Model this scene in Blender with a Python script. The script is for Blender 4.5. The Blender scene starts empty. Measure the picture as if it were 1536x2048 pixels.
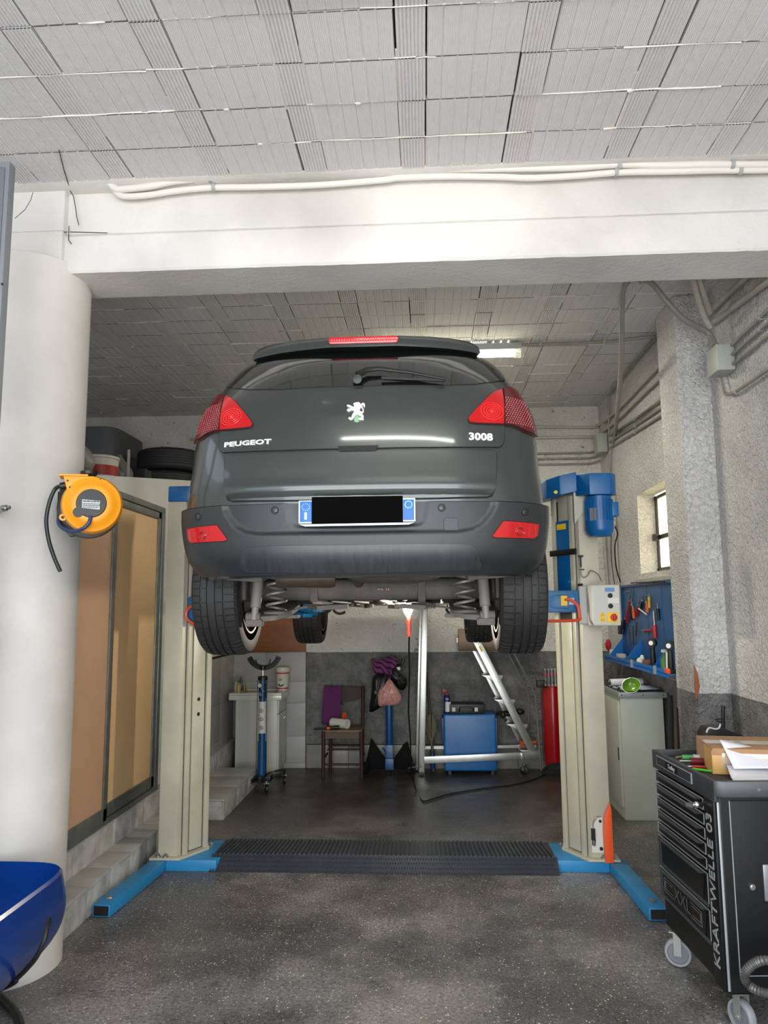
import bpy, bmesh, math, random
from mathutils import Vector, Matrix, Euler, geometry
random.seed(7)
SC = bpy.context.scene
COL = SC.collection
# ---------------------------------------------------------------- camera
F_PX = 1480.0; EYE = Vector((0, 0, 1.7))
TH = math.atan(190/1480); YW = math.atan(82/1480*math.cos(TH)); RO = .008
fwd = Vector((-math.sin(YW)*math.cos(TH), math.cos(YW)*math.cos(TH), math.sin(TH)))
r0 = Vector((math.cos(YW), math.sin(YW), 0)); u0 = r0.cross(fwd)
rgt = r0*math.cos(RO) - u0*math.sin(RO); upv = u0*math.cos(RO) + r0*math.sin(RO)
cd = bpy.data.cameras.new('camera'); cam = bpy.data.objects.new('camera', cd); COL.objects.link(cam)
cd.sensor_fit = 'VERTICAL'; cd.sensor_height = 36; cd.lens = F_PX/2048*36; cd.clip_start = .05
cam.matrix_world = Matrix(((rgt.x, upv.x, -fwd.x, EYE.x), (rgt.y, upv.y, -fwd.y, EYE.y), (rgt.z, upv.z, -fwd.z, EYE.z), (0, 0, 0, 1)))
SC.camera = cam
def P(px, py, X=None, Y=None, Z=None):
    """the point of the room seen along a sight line, at a known distance Y, side X or height Z"""
    d = fwd + rgt*((px-768)/F_PX) - upv*((py-1024)/F_PX)
    t = (X-EYE.x)/d.x if X is not None else (Y-EYE.y)/d.y if Y is not None else (Z-EYE.z)/d.z
    return EYE + d*t
# ---------------------------------------------------------------- light
w = bpy.data.worlds.new('world'); SC.world = w; w.use_nodes = True
bg = w.node_tree.nodes['Background']; bg.inputs[0].default_value = (.80, .88, 1, 1); bg.inputs[1].default_value = 1.7
def area(name, loc, rot, sx, sy, power, col=(1, 1, 1)):
    l = bpy.data.lights.new(name, 'AREA'); l.shape = 'RECTANGLE'; l.size = sx; l.size_y = sy; l.energy = power; l.color = col
    o = bpy.data.objects.new(name, l); COL.objects.link(o); o.location = loc; o.rotation_euler = rot; return o
area('daylight_open_gate', (-.2, -1.9, 2.3), (math.radians(80), 0, 0), 4.6, 3.0, 125, (.97, .98, 1))
area('forecourt_bounce_fill', (-.2, -2.0, .25), (math.radians(128), 0, 0), 5, 1.6, 125, (1, .99, .98))  # added fill lamp in place of daylight bounced up off the forecourt
SC.view_settings.view_transform = 'Standard'; SC.view_settings.look = 'None'; SC.view_settings.gamma = 1
SC.view_settings.exposure = .5
try: SC.view_settings.use_curve_mapping = False
except Exception: pass
# ---------------------------------------------------------------- materials
def lin(h):
    if not isinstance(h, str): return tuple(h)
    c = [int(h[i:i+2], 16)/255 for i in (0, 2, 4)]
    return tuple(x/12.92 if x <= .04045 else ((x+.055)/1.055)**2.4 for x in c)
MAT = {}
def mat(name, col, rough=.5, metal=0, bump=None, var=None, coat=0, emit=None, spec=None, trans=0, alpha=1, stretch=None):
    """bump = (scale, strength, distance); var = (scale, amount, second colour or None)"""
    if name in MAT: return MAT[name]
    m = bpy.data.materials.new(name); m.use_nodes = True; MAT[name] = m
    nt = m.node_tree; N = nt.nodes; L = nt.links; b = N['Principled BSDF']
    c = lin(col); b.inputs['Base Color'].default_value = (*c, 1)
    b.inputs['Roughness'].default_value = rough; b.inputs['Metallic'].default_value = metal
    b.inputs['Coat Weight'].default_value = coat; b.inputs['Coat Roughness'].default_value = .08
    if spec is not None: b.inputs['Specular IOR Level'].default_value = spec
    b.inputs['Transmission Weight'].default_value = trans; b.inputs['Alpha'].default_value = alpha
    if emit: b.inputs['Emission Color'].default_value = (*lin(emit[0]), 1); b.inputs['Emission Strength'].default_value = emit[1]
    if bump or var:
        tc = N.new('ShaderNodeTexCoord'); vec = tc.outputs['Object']
        if stretch:
            mp = N.new('ShaderNodeMapping'); mp.inputs['Scale'].default_value = stretch; L.new(vec, mp.inputs[0]); vec = mp.outputs[0]
    if var:
        n = N.new('ShaderNodeTexNoise'); n.inputs['Scale'].default_value = var[0]; n.inputs['Detail'].default_value = 6; L.new(vec, n.inputs['Vector'])
        n.inputs['Roughness'].default_value = .65
        r = N.new('ShaderNodeValToRGB'); r.color_ramp.elements[0].position = .35; r.color_ramp.elements[1].position = .68
        c2 = lin(var[2]) if len(var) > 2 else tuple(x*(1-var[1]) for x in c)
        a = var[1] if len(var) > 2 else 1
        r.color_ramp.elements[0].color = (*[x*(1-a)+y*a for x, y in zip(c, c2)], 1); r.color_ramp.elements[1].color = (*c, 1)
        L.new(n.outputs[0], r.inputs[0]); L.new(r.outputs[0], b.inputs['Base Color'])
    if bump:
        n = N.new('ShaderNodeTexNoise'); n.inputs['Scale'].default_value = bump[0]; n.inputs['Detail'].default_value = 5; L.new(vec, n.inputs['Vector'])
        bp = N.new('ShaderNodeBump'); bp.inputs['Strength'].default_value = bump[1]; bp.inputs['Distance'].default_value = bump[2]
        L.new(n.outputs[0], bp.inputs['Height']); L.new(bp.outputs[0], b.inputs['Normal'])
    return m
# ---------------------------------------------------------------- mesh builder
V = Vector
def frame(d):
    d = d.normalized(); a = V((0, 0, 1)) if abs(d.z) < .9 else V((0, 1, 0))
    s = d.cross(a).normalized(); return s, s.cross(d).normalized()
class MB:
    def __init__(s): s.v = []; s.f = []; s.mi = []; s.cur = 0
    def add(s, vs, fs):
        o = len(s.v); s.v += [V(p) for p in vs]; s.f += [[i+o for i in f] for f in fs]; s.mi += [s.cur]*len(fs); return s
    def box(s, x0, x1, y0, y1, z0, z1):
        return s.add([(x, y, z) for z in (z0, z1) for y in (y0, y1) for x in (x0, x1)], [(0, 2, 3, 1), (4, 5, 7, 6), (0, 1, 5, 4), (2, 6, 7, 3), (0, 4, 6, 2), (1, 3, 7, 5)])
    def obox(s, c, sz, rot=(0, 0, 0)):
        R = Euler([math.radians(a) for a in rot]).to_matrix(); h = V(sz)/2; c = V(c)
        return s.add([c + R @ V((x*h.x, y*h.y, z*h.z)) for z in (-1, 1) for y in (-1, 1) for x in (-1, 1)], [(0, 2, 3, 1), (4, 5, 7, 6), (0, 1, 5, 4), (2, 6, 7, 3), (0, 4, 6, 2), (1, 3, 7, 5)])
    def prism(s, poly, vec):
        n = len(poly); vec = V(vec); a = [V(p) for p in poly]
        return s.add(a + [p+vec for p in a], [list(range(n))[::-1], list(range(n, 2*n))] + [(i, (i+1) % n, (i+1) % n+n, i+n) for i in range(n)])
    def bar(s, a, b, w, h=None, up=None):
        a, b = V(a), V(b); h = h or w; d = (b-a).normalized()
        if up: x = d.cross(V(up)).normalized(); y = x.cross(d)
        else: x, y = frame(d)
        q = [a + x*i*w/2 + y*j*h/2 for i, j in ((-1, -1), (1, -1), (1, 1), (-1, 1))]
        return s.prism(q, b-a)
    def tube(s, pts, r, seg=8, closed=False, caps=True):
        pts = [V(p) for p in pts]; n = len(pts); rr = r if isinstance(r, (list, tuple)) else [r]*n
        vs = []; x = None
        for i, p in enumerate(pts):
            a = pts[i-1] if (i > 0 or closed) else p; b = pts[(i+1) % n] if (i < n-1 or closed) else p
            d = (b-a).normalized()
            if x is None: x, y = frame(d)
            else:
                x = (x - d*x.dot(d)); x = x.normalized() if x.length > 1e-6 else frame(d)[0]; y = x.cross(d)*-1
            y = d.cross(x)
            vs += [p + (x*math.cos(t) + y*math.sin(t))*rr[i] for t in (k*2*math.pi/seg for k in range(seg))]
        fs = []
        for i in range(n if closed else n-1):
            j = (i+1) % n
            fs += [(i*seg+k, i*seg+(k+1) % seg, j*seg+(k+1) % seg, j*seg+k) for k in range(seg)]
        if caps and not closed: fs += [list(range(seg))[::-1], list(range((n-1)*seg, n*seg))]
        return s.add(vs, fs)
    def lathe(s, prof, c=(0, 0, 0), ax=(0, 0, 1), seg=24, closed=False, caps=False):
        ax = V(ax).normalized(); x, y = frame(ax); c = V(c); n = len(prof)
        vs = [c + ax*h + (x*math.cos(t)+y*math.sin(t))*r for (r, h) in prof for t in (k*2*math.pi/seg for k in range(seg))]
        fs = [(i*seg+k, i*seg+(k+1) % seg, ((i+1) % n)*seg+(k+1) % seg, ((i+1) % n)*seg+k) for i in range(n if closed else n-1) for k in range(seg)]
        if caps: fs += [list(range(seg))[::-1], list(range((n-1)*seg, n*seg))]
        return s.add(vs, fs)
    def cyl(s, a, b, r, seg=16, r2=None):
        a, b = V(a), V(b); return s.lathe([(r, 0), (r2 if r2 is not None else r, (b-a).length)], a, b-a, seg, caps=True)
    def ball(s, c, r, seg=12, rings=8):
        r = V((r, r, r)) if not isinstance(r, (tuple, list, Vector)) else V(r); c = V(c)
        vs = [c + V((r.x*math.sin(p)*math.cos(t), r.y*math.sin(p)*math.sin(t), r.z*math.cos(p))) for p in (math.pi*(i+.02)/(rings+.04) for i in range(rings+1)) for t in (k*2*math.pi/seg for k in range(seg))]
        fs = [(i*seg+k, i*seg+(k+1) % seg, (i+1)*seg+(k+1) % seg, (i+1)*seg+k) for i in range(rings) for k in range(seg)]
        return s.add(vs, fs + [list(range(seg)), list(range(rings*seg, rings*seg+seg))[::-1]])
    def grid(s, nu, nv, fn, wrap=False):
        vs = [fn(i/(nu-1) if nu > 1 else 0, j/(nv-1)) for i in range(nu) for j in range(nv)]
        fs = [(i*nv+j, i*nv+j+1, (i+1) % nu*nv+j+1, (i+1) % nu*nv+j) for i in range(nu if wrap else nu-1) for j in range(nv-1)]
        return s.add(vs, fs)
    def build(s, name, m, parent=None, bevel=0, smooth=40, seg=2, recalc=True, **props):
        me = bpy.data.meshes.new(name); off = OFF.get(parent.name, V()) if parent else None
        o = bpy.data.objects.new(name, me); COL.objects.link(o)
        if parent is None:
            xs = [p.x for p in s.v]; ys = [p.y for p in s.v]; off = V(((min(xs)+max(xs))/2, (min(ys)+max(ys))/2, min(p.z for p in s.v)))
            o.location = off
        else: o.parent = parent
        OFF[o.name] = off
        me.from_pydata([p-off for p in s.v], [], s.f)
        for k, mm in enumerate(m if isinstance(m, (list, tuple)) else [m]): me.materials.append(mm)
        if max(s.mi, default=0): me.polygons.foreach_set('material_index', s.mi)
        if recalc or bevel:
            bm = bmesh.new(); bm.from_mesh(me)
            bmesh.ops.recalc_face_normals(bm, faces=bm.faces)
            if bevel:
                ed = [e for e in bm.edges if len(e.link_faces) == 2 and e.calc_face_angle(0) > .5]
                bmesh.ops.bevel(bm, geom=ed, offset=bevel, segments=seg, affect='EDGES', profile=.6, clamp_overlap=True)
            bm.to_mesh(me); bm.free()
        if smooth:
            me.polygons.foreach_set('use_smooth', [True]*len(me.polygons)); me.set_sharp_from_angle(angle=math.radians(smooth))
        me.update()
        for k, v in props.items(): o[k] = v
        return o
OFF = {}
def thing(name, label, cat, loc=(0, 0, 0), rot=None, group=None):
    """an Empty at the thing's base; parts are given in room coordinates, or in its own when rot is given"""
    o = bpy.data.objects.new(name, None); COL.objects.link(o); o.location = loc; o.empty_display_size = .1
    if rot is None: OFF[o.name] = V(loc)
    else: o.rotation_euler = [math.radians(a) for a in rot]; OFF[o.name] = V()
    o['label'] = label; o['category'] = cat
    if group: o['group'] = group
    return o
def tag(o, label, cat, group=None):
    o['label'] = label; o['category'] = cat
    if group: o['group'] = group
    return o
def kids(o): return [c for c in o.children]
def copy_tree(o, parent=None, keep=None):
    c = o.copy(); COL.objects.link(c); c.parent = parent
    for ch in [x for x in SC.objects if x.parent == o]: copy_tree(ch, c)
    return c
def again(o, loc, rz=None, label=None, scale=None):
    c = copy_tree(o); c.location = loc
    if rz is not None: c.rotation_euler.z = math.radians(rz)
    if scale: c.scale = (scale,)*3
    if label: c['label'] = label
    return c
def text(name, s, size, m, parent, M4, depth=.002, width=1.0, bold=False):
    """lettering as a mesh; M4 maps the text's plane (x right, y up, z out) into the room"""
    cu = bpy.data.curves.new(name, 'FONT'); cu.body = s; cu.size = size; cu.extrude = depth; cu.align_x = 'CENTER'; cu.align_y = 'CENTER'
    cu.resolution_u = 3
    if bold: cu.offset = size*.03
    t = bpy.data.objects.new(name, cu); COL.objects.link(t); dg = bpy.context.evaluated_depsgraph_get(); dg.update()
    me = bpy.data.meshes.new_from_object(t.evaluated_get(dg)); bpy.data.objects.remove(t); me.name = name
    o = bpy.data.objects.new(name, me); COL.objects.link(o)
    off = OFF.get(parent.name, V()); OFF[o.name] = off
    me.transform(Matrix.Translation(-off) @ M4 @ Matrix.Diagonal((width, 1, 1, 1)))
    me.materials.clear(); me.materials.append(m); o.parent = parent; return o
def plane_m4(c, right, up):
    r = V(right).normalized(); n = r.cross(V(up)).normalized(); u = n.cross(r)
    c = V(c); return Matrix(((r.x, u.x, n.x, c.x), (r.y, u.y, n.y, c.y), (r.z, u.z, n.z, c.z), (0, 0, 0, 1)))
def sm(pts, n=6, closed=False):
    """Catmull-Rom through points"""
    pts = [V(p) for p in pts]; out = []; N = len(pts)
    g = (lambda i: pts[i % N]) if closed else (lambda i: pts[min(max(i, 0), N-1)])
    for i in range(N if closed else N-1):
        a, b, c, d = g(i-1), g(i), g(i+1), g(i+2)
        for k in range(n):
            t = k/n; out.append(.5*((2*b) + (c-a)*t + (2*a-5*b+4*c-d)*t*t + (3*b-a-3*c+d)*t**3))
    if not closed: out.append(pts[-1])
    return out
# ================================================================ the setting
WB = 8.15; XR = 1.95; XL = -2.12; ZC = 3.9; BY0, BY1, BZ = 3.57, 3.9, 3.44
BLACK = mat('black', '0b0b0c', .6); DARKGAP = mat('dark_gap', '15130f', .9)
def nodes(m): return m.node_tree.nodes, m.node_tree.links
def plaster(name, col, scale, strength, dist, dado=None, rough=.85, soil=None, low=1.0):
    m = mat(name, col, rough); N, L = nodes(m); b = N['Principled BSDF']
    g = N.new('ShaderNodeNewGeometry'); pos = g.outputs['Position']
    n1 = N.new('ShaderNodeTexNoise'); n1.inputs['Scale'].default_value = scale; n1.inputs['Detail'].default_value = 6; n1.inputs['Distortion'].default_value = 1.2
    n2 = N.new('ShaderNodeTexNoise'); n2.inputs['Scale'].default_value = scale*.13; n2.inputs['Detail'].default_value = 4
    n3 = N.new('ShaderNodeTexNoise'); n3.inputs['Scale'].default_value = 1.3; n3.inputs['Detail'].default_value = 7
    for n in (n1, n2, n3): L.new(pos, n.inputs['Vector'])
    ad = N.new('ShaderNodeMath'); ad.operation = 'MULTIPLY_ADD'; L.new(n2.outputs[0], ad.inputs[0]); ad.inputs[1].default_value = low; L.new(n1.outputs[0], ad.inputs[2])
    bp = N.new('ShaderNodeBump'); bp.inputs['Strength'].default_value = strength; bp.inputs['Distance'].default_value = dist
    L.new(ad.outputs[0], bp.inputs['Height']); L.new(bp.outputs[0], b.inputs['Normal'])
    c = lin(col)
    r = N.new('ShaderNodeValToRGB'); r.color_ramp.elements[0].position = .3; r.color_ramp.elements[1].position = .62
    r.color_ramp.elements[0].color = (*[x*.72 for x in c], 1); r.color_ramp.elements[1].color = (*c, 1); L.new(n3.outputs[0], r.inputs[0]); out = r.outputs[0]
    if dado:
        z0, dc, dc2 = dado
        sp = N.new('ShaderNodeSeparateXYZ'); L.new(pos, sp.inputs[0])
        jit = N.new('ShaderNodeMath'); jit.operation = 'MULTIPLY_ADD'; L.new(n3.outputs[0], jit.inputs[0]); jit.inputs[1].default_value = -.02; L.new(sp.outputs[2], jit.inputs[2])
        lt = N.new('ShaderNodeMath'); lt.operation = 'LESS_THAN'; L.new(jit.outputs[0], lt.inputs[0]); lt.inputs[1].default_value = z0
        r2 = N.new('ShaderNodeValToRGB'); r2.color_ramp.elements[0].position = .42; r2.color_ramp.elements[1].position = .66
        r2.color_ramp.elements[0].color = (*lin(dc), 1); r2.color_ramp.elements[1].color = (*lin(dc2), 1)
        n4 = N.new('ShaderNodeTexNoise'); n4.inputs['Scale'].default_value = 5; n4.inputs['Detail'].default_value = 9; n4.inputs['Roughness'].default_value = .75; L.new(pos, n4.inputs['Vector']); L.new(n4.outputs[0], r2.inputs[0])
        mx = N.new('ShaderNodeMix'); mx.data_type = 'RGBA'; L.new(lt.outputs[0], mx.inputs[0]); L.new(out, mx.inputs[6]); L.new(r2.outputs[0], mx.inputs[7]); out = mx.outputs[2]
    if soil:
        n5 = N.new('ShaderNodeTexNoise'); n5.inputs['Scale'].default_value = scale*.55; n5.inputs['Detail'].default_value = 8; n5.inputs['Roughness'].default_value = .7; L.new(pos, n5.inputs['Vector'])
        r5 = N.new('ShaderNodeValToRGB'); r5.color_ramp.elements[0].position = soil[0]; r5.color_ramp.elements[1].position = soil[0]+.05
        r5.color_ramp.elements[0].color = (0, 0, 0, 1); r5.color_ramp.elements[1].color = (1, 1, 1, 1); L.new(n5.outputs[0], r5.inputs[0])
        mx = N.new('ShaderNodeMix'); mx.data_type = 'RGBA'; L.new(r5.outputs[0], mx.inputs[0]); mx.inputs[6].default_value = (*lin(soil[1]), 1); L.new(out, mx.inputs[7]); out = mx.outputs[2]
    L.new(out, b.inputs['Base Color']); return m
M_BACK = plaster('back_wall_plaster', 'dbd8d0', 26, 1, .022, dado=(1.205, '5f605e', '8a8983'), soil=(.33, '7d7972'))
M_RIGHT = plaster('right_wall_plaster', 'dedcd9', 34, 1, .035, dado=(1.10, '6d6d6c', '979592'), soil=(.31, '8f8a84'))
M_SMOOTHW = plaster('smooth_white_wall', 'd8d6cf', 3, .15, .01)
M_BEAM = plaster('beam_paint', 'dad7d1', 26, .55, .006, low=.6)
M_COLUMN = plaster('column_paint', 'dedbd4', 9, .12, .003, low=.3)
M_CEIL = mat('ceiling_paint', 'dad8d8', .85)
def ribs(m, per):   # fine extrusion ribs of the clay blocks
    N, L = nodes(m); b = N['Principled BSDF']; tc = N.new('ShaderNodeTexCoord')
    wv = N.new('ShaderNodeTexWave'); wv.inputs['Scale'].default_value = per; wv.bands_direction = 'X'; wv.inputs['Distortion'].default_value = .3; L.new(tc.outputs['Object'], wv.inputs['Vector'])
    n = N.new('ShaderNodeTexNoise'); n.inputs['Scale'].default_value = 18; n.inputs['Detail'].default_value = 6; L.new(tc.outputs['Object'], n.inputs['Vector'])
    ad = N.new('ShaderNodeMath'); ad.operation = 'MULTIPLY_ADD'; L.new(n.outputs[0], ad.inputs[0]); ad.inputs[1].default_value = 1.3; L.new(wv.outputs[0], ad.inputs[2])
    bp = N.new('ShaderNodeBump'); bp.inputs['Strength'].default_value = .55; bp.inputs['Distance'].default_value = .004
    L.new(ad.outputs[0], bp.inputs['Height']); L.new(bp.outputs[0], b.inputs['Normal'])
    return m
ribs(M_CEIL, 42)
M_FLOOR = mat('worn_terrazzo_floor', '555250', .5)
def floor_nodes(m):
    N, L = nodes(m); b = N['Principled BSDF']; g = N.new('ShaderNodeNewGeometry'); pos = g.outputs['Position']
    def noise(s, d=6, r=.6):
        n = N.new('ShaderNodeTexNoise'); n.inputs['Scale'].default_value = s; n.inputs['Detail'].default_value = d; n.inputs['Roughness'].default_value = r; L.new(pos, n.inputs['Vector']); return n.outputs[0]
    def ramp(src, stops):
        r = N.new('ShaderNodeValToRGB'); e = r.color_ramp.elements
        while len(e) < len(stops): e.new(.5)
        for k, (p, c) in enumerate(stops): e[k].position = p; e[k].color = (*lin(c), 1)
        L.new(src, r.inputs[0]); return r.outputs[0]
    def mix(f, a, c, mode='MIX'):
        x = N.new('ShaderNodeMix'); x.data_type = 'RGBA'; x.blend_type = mode
        if isinstance(f, float): x.inputs[0].default_value = f
        else: L.new(f, x.inputs[0])
        for s, i in ((a, 6), (c, 7)):
            if isinstance(s, str): x.inputs[i].default_value = (*lin(s), 1)
            else: L.new(s, x.inputs[i])
        return x.outputs[2]
    base = ramp(noise(1.1, 8, .65), [(.3, '4a4947'), (.47, '706f6e'), (.62, 'a3a19e')])
    fine = ramp(noise(60, 4), [(.3, '8a8a8a'), (.7, 'ffffff')]); base = mix(1.0, base, fine, 'MULTIPLY')
    for sc, th, col in ((95, .17, 'b5b0a4'), (42, .13, 'e2dece'), (150, .16, '8d8c8c')):
        v = N.new('ShaderNodeTexVoronoi'); v.inputs['Scale'].default_value = sc; v.inputs['Randomness'].default_value = 1; L.new(pos, v.inputs['Vector'])
        n = noise(14, 3); th2 = N.new('ShaderNodeMath'); th2.operation = 'MULTIPLY'; L.new(n, th2.inputs[0]); th2.inputs[1].default_value = th*2
        lt = N.new('ShaderNodeMath'); lt.operation = 'LESS_THAN'; L.new(v.outputs['Distance'], lt.inputs[0]); L.new(th2.outputs[0], lt.inputs[1]); base = mix(lt.outputs[0], base, col)
    # darker, browner tone towards the back of the bay
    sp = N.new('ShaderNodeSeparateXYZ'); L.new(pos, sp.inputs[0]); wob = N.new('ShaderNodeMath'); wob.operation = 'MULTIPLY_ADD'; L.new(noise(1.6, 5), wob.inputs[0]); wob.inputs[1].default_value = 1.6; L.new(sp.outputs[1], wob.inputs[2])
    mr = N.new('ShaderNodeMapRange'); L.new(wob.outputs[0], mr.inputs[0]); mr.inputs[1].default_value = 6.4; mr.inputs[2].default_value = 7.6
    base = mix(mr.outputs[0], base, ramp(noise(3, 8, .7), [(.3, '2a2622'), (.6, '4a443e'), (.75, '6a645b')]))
    # chalky scuffs and oil
    base = mix(ramp(noise(2.3, 10, .8), [(.60, '000000'), (.74, '6a6a6a')]), base, '8f8b85')
    base = mix(ramp(noise(3.7, 6, .6), [(.62, '000000'), (.7, 'aaaaaa')]), base, '26221f')
    L.new(base, b.inputs['Base Color'])
    rr = N.new('ShaderNodeMapRange'); L.new(noise(2.2, 6, .7), rr.inputs[0]); rr.inputs[1].default_value = .3; rr.inputs[2].default_value = .7; rr.inputs[3].default_value = .22; rr.inputs[4].default_value = .5
    L.new(rr.outputs[0], b.inputs['Roughness'])
    bp = N.new('ShaderNodeBump'); bp.inputs['Strength'].default_value = .4; bp.inputs['Distance'].default_value = .006; L.new(noise(40, 6, .7), bp.inputs['Height']); L.new(bp.outputs[0], b.inputs['Normal'])
floor_nodes(M_FLOOR)
ST = dict(kind='structure')
MB().box(-4.5, 4, -1.8, WB+.2, -.12, 0).build('floor', M_FLOOR, **ST)
MB().box(-12, 12, -14, -1.8, -.14, -.02).build('ground', mat('forecourt', 'a8a49c', .9, var=(2, .2)), **ST)
MB().box(-4.6, 2.4, WB, WB+.2, 0, ZC+.1).build('wall_back', M_BACK, **ST)
# right wall with the window opening
WY0, WY1, WZ0, WZ1 = 5.72, 6.84, 1.98, 2.70
b = MB(); X1 = 2.42
b.box(XR, X1, 5.2, WB, 0, WZ0).box(XR, X1, 5.2, WB, WZ1, ZC+.1).box(XR, X1, 5.2, WY0, WZ0, WZ1).box(XR, X1, WY1, WB, WZ0, WZ1)
b.box(2.02, X1, 1.9, 5.2, 0, ZC+.1)
b.build('wall_right', M_RIGHT, **ST)
wf = MB(); XW = 2.10; FR = mat('dark_window_frame', '1a1a1a', .4)
wn = MB().box(XW, XW+.05, WY0, WY1, WZ0+.02, WZ0+.05).box(XW, XW+.05, WY0, WY1, WZ1-.05, WZ1-.02).box(XW, XW+.05, WY1-.045, WY1-.01, WZ0+.02, WZ1-.02).box(XW, XW+.05, WY0, WY0+.04, WZ0, WZ1).box(XW, XW+.05, 6.27, 6.31, WZ0, WZ1)
wn.box(XW-.01, XW+.04, WY0, WY1, 2.28, 2.32).box(XW-.05, XW, WY1-.12, WY1-.05, 2.27, 2.33)
wn = wn.build('window_1', FR, bevel=.004, **ST)
MB().box(XW+.02, XW+.026, WY0, WY1, WZ0, WZ1).build('pane', mat('old_glass', 'fff3d0', .3, emit=('fff2c4', 2.2)), wn)
MB().prism([(XR-.02, WY0-.1, 1.90), (XW, WY0-.1, 1.93), (XW, WY1+.1, 1.93), (XR-.02, WY1+.1, 1.90)], (0, 0, .03)).build('window_sill', mat('marble_sill', 'b9b2a8', .5, var=(9, .3)), wn)
# pillar and beam
pl = MB()
def pillar_pt(u, v):
    return None
b = MB().box(1.80, 2.2, 5.16, 5.58, 0, ZC)
pl = b.build('pillar', M_RIGHT, bevel=.02, seg=3, **ST)
bm_ = MB()
def wob(p, a=.004):
    return V((p[0]+random.uniform(-a, a), p[1]+random.uniform(-a, a), p[2]+random.uniform(-a, a)))
# the beam's cross-section swept along X with slight unevenness
sec = [(BY0+.02, ZC+.03), (BY0+.018, 3.66), (BY0+.012, 3.655), (BY0+.002, 3.64), (BY0, BZ+.012), (BY0+.008, BZ), (BY1-.01, BZ), (BY1, BZ+.012), (BY1, ZC+.03)]
NX = 120
bm_.grid(NX, len(sec), lambda u, v: (lambda s: V((-1.86+u*6, s[0]+random.uniform(-.0012, .0012), s[1]+random.uniform(-.0012, .0012))))(sec[round(v*(len(sec)-1))]))
beam = bm_.build('beam', M_BEAM, smooth=22, **ST)
MB().prism([(-4.5, BY0+.03, ZC+.02), (-4.5, BY0-.095, ZC+.001), (-4.5, BY0-.08, ZC-.006), (-4.5, BY0+.03, ZC-.014)], (8, 0, 0)).build('trim_4', M_BEAM, bevel=.002, **ST)
b = MB().box(-4.5, -1.86, BY0-.03, BY1, BZ+.03, 3.66).box(-4.5, -1.865, BY0-.015, BY1, 3.668, ZC+.02)
b.build('beam', M_BEAM, bevel=.006, **ST)
M_CRK = mat('crack_dark', '2a2825', .9)
for pts in (((62, 348), (95, 359), (135, 374), (147, 392), (151, 415), (154, 436), (158, 450)), ((66, 385), (62, 400), (50, 420), (30, 437)), ((138, 452), (137, 480), (143, 488)), ((118, 300), (128, 340), (138, 372)), ((12, 468), (60, 468), (135, 464)), ((140, 464), (215, 466))):
    MB().tube([P(x, y, Y=BY0-.014) if y > 380 else P(x, y, Y=BY0-.012) for x, y in pts if y > 372] if sum(1 for q in pts if q[1] > 372) > 1 else [P(x, y, Z=ZC-.006) for x, y in pts], .0022, 5).build('crack', M_CRK, beam)
# big round column
cx, cy, cr = -2.085, 3.70, .288
col = MB().lathe([(cr, 0), (cr, 3.44), (cr-.012, 3.5)], (cx, cy, 0), seg=64)
col.build('column', M_COLUMN, **ST)
# partition wall, loft and left side
b = MB()
b.prism([(XL, 3.75, 0), (XL, WB, 0), (XL, WB, 3.1), (XL, 4.0, 2.47), (XL, 3.75, 2.47)], (-.12, 0, 0))
wl = b.build('wall_left', M_SMOOTHW, **ST)
MB().box(-4.5, XL-.12, 3.75, WB, 2.36, 2.58).build('loft_floor', mat('loft_boards', '4b453d', .8, var=(4, .3)), **ST)
MB().box(-4.6, -4.5, -1.8, WB, 0, ZC+.1).build('wall_left', M_SMOOTHW, **ST)
MB().box(2.42, 2.5, -1.8, 1.9, 0, ZC+.1).box(2.02, 2.5, 1.8, 1.9, 0, ZC+.1).build('wall_right', M_SMOOTHW, **ST)
MB().box(-4.5, 3.2, -1.8, 1.2, 3.93, 4.05).build('ceiling', mat('plain_ceiling', 'cfcac3', .9), **ST)
# ---- clay-block ceilings
def block_mesh(w, n, name, kind):
    """a hollow clay block seen from below: n flutes with grooves between; origin at its centre, underside down"""
    b = MB(); L = .1235; g = .0035; pts = []
    for k in range(n):
        a = -w/2 + w*k/n; c = -w/2 + w*(k+1)/n
        if kind: pts += [(a, 0), (a+.002, -.004), (c-.004, -.004), (c-.002, 0)]
        else: pts += [(a, .001), (a+.004, -.003), (c-.006, -.003), (c-.002, .001)]
    vs = [(x, y, z) for y in (-L, L) for x, z in pts]; m = len(pts)
    b.add(vs, [(i, i+1, i+1+m, i+m) for i in range(m-1)])
    b.add([(-w/2, -L, .03), (w/2, -L, .03), (w/2, L, .03), (-w/2, L, .03), (-w/2, -L, 0), (w/2, -L, 0), (w/2, L, 0), (-w/2, L, 0)], [(0, 1, 5, 4), (1, 2, 6, 5), (2, 3, 7, 6), (3, 0, 4, 7)])
    me = bpy.data.meshes.new(name); me.from_pydata(b.v, [], b.f); me.materials.append(M_CEIL); me.update(); return me
wide = block_mesh(.376, 6, 'ceiling_block', 0); narrow = block_mesh(.116, 8, 'joist_block', 1)
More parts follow.
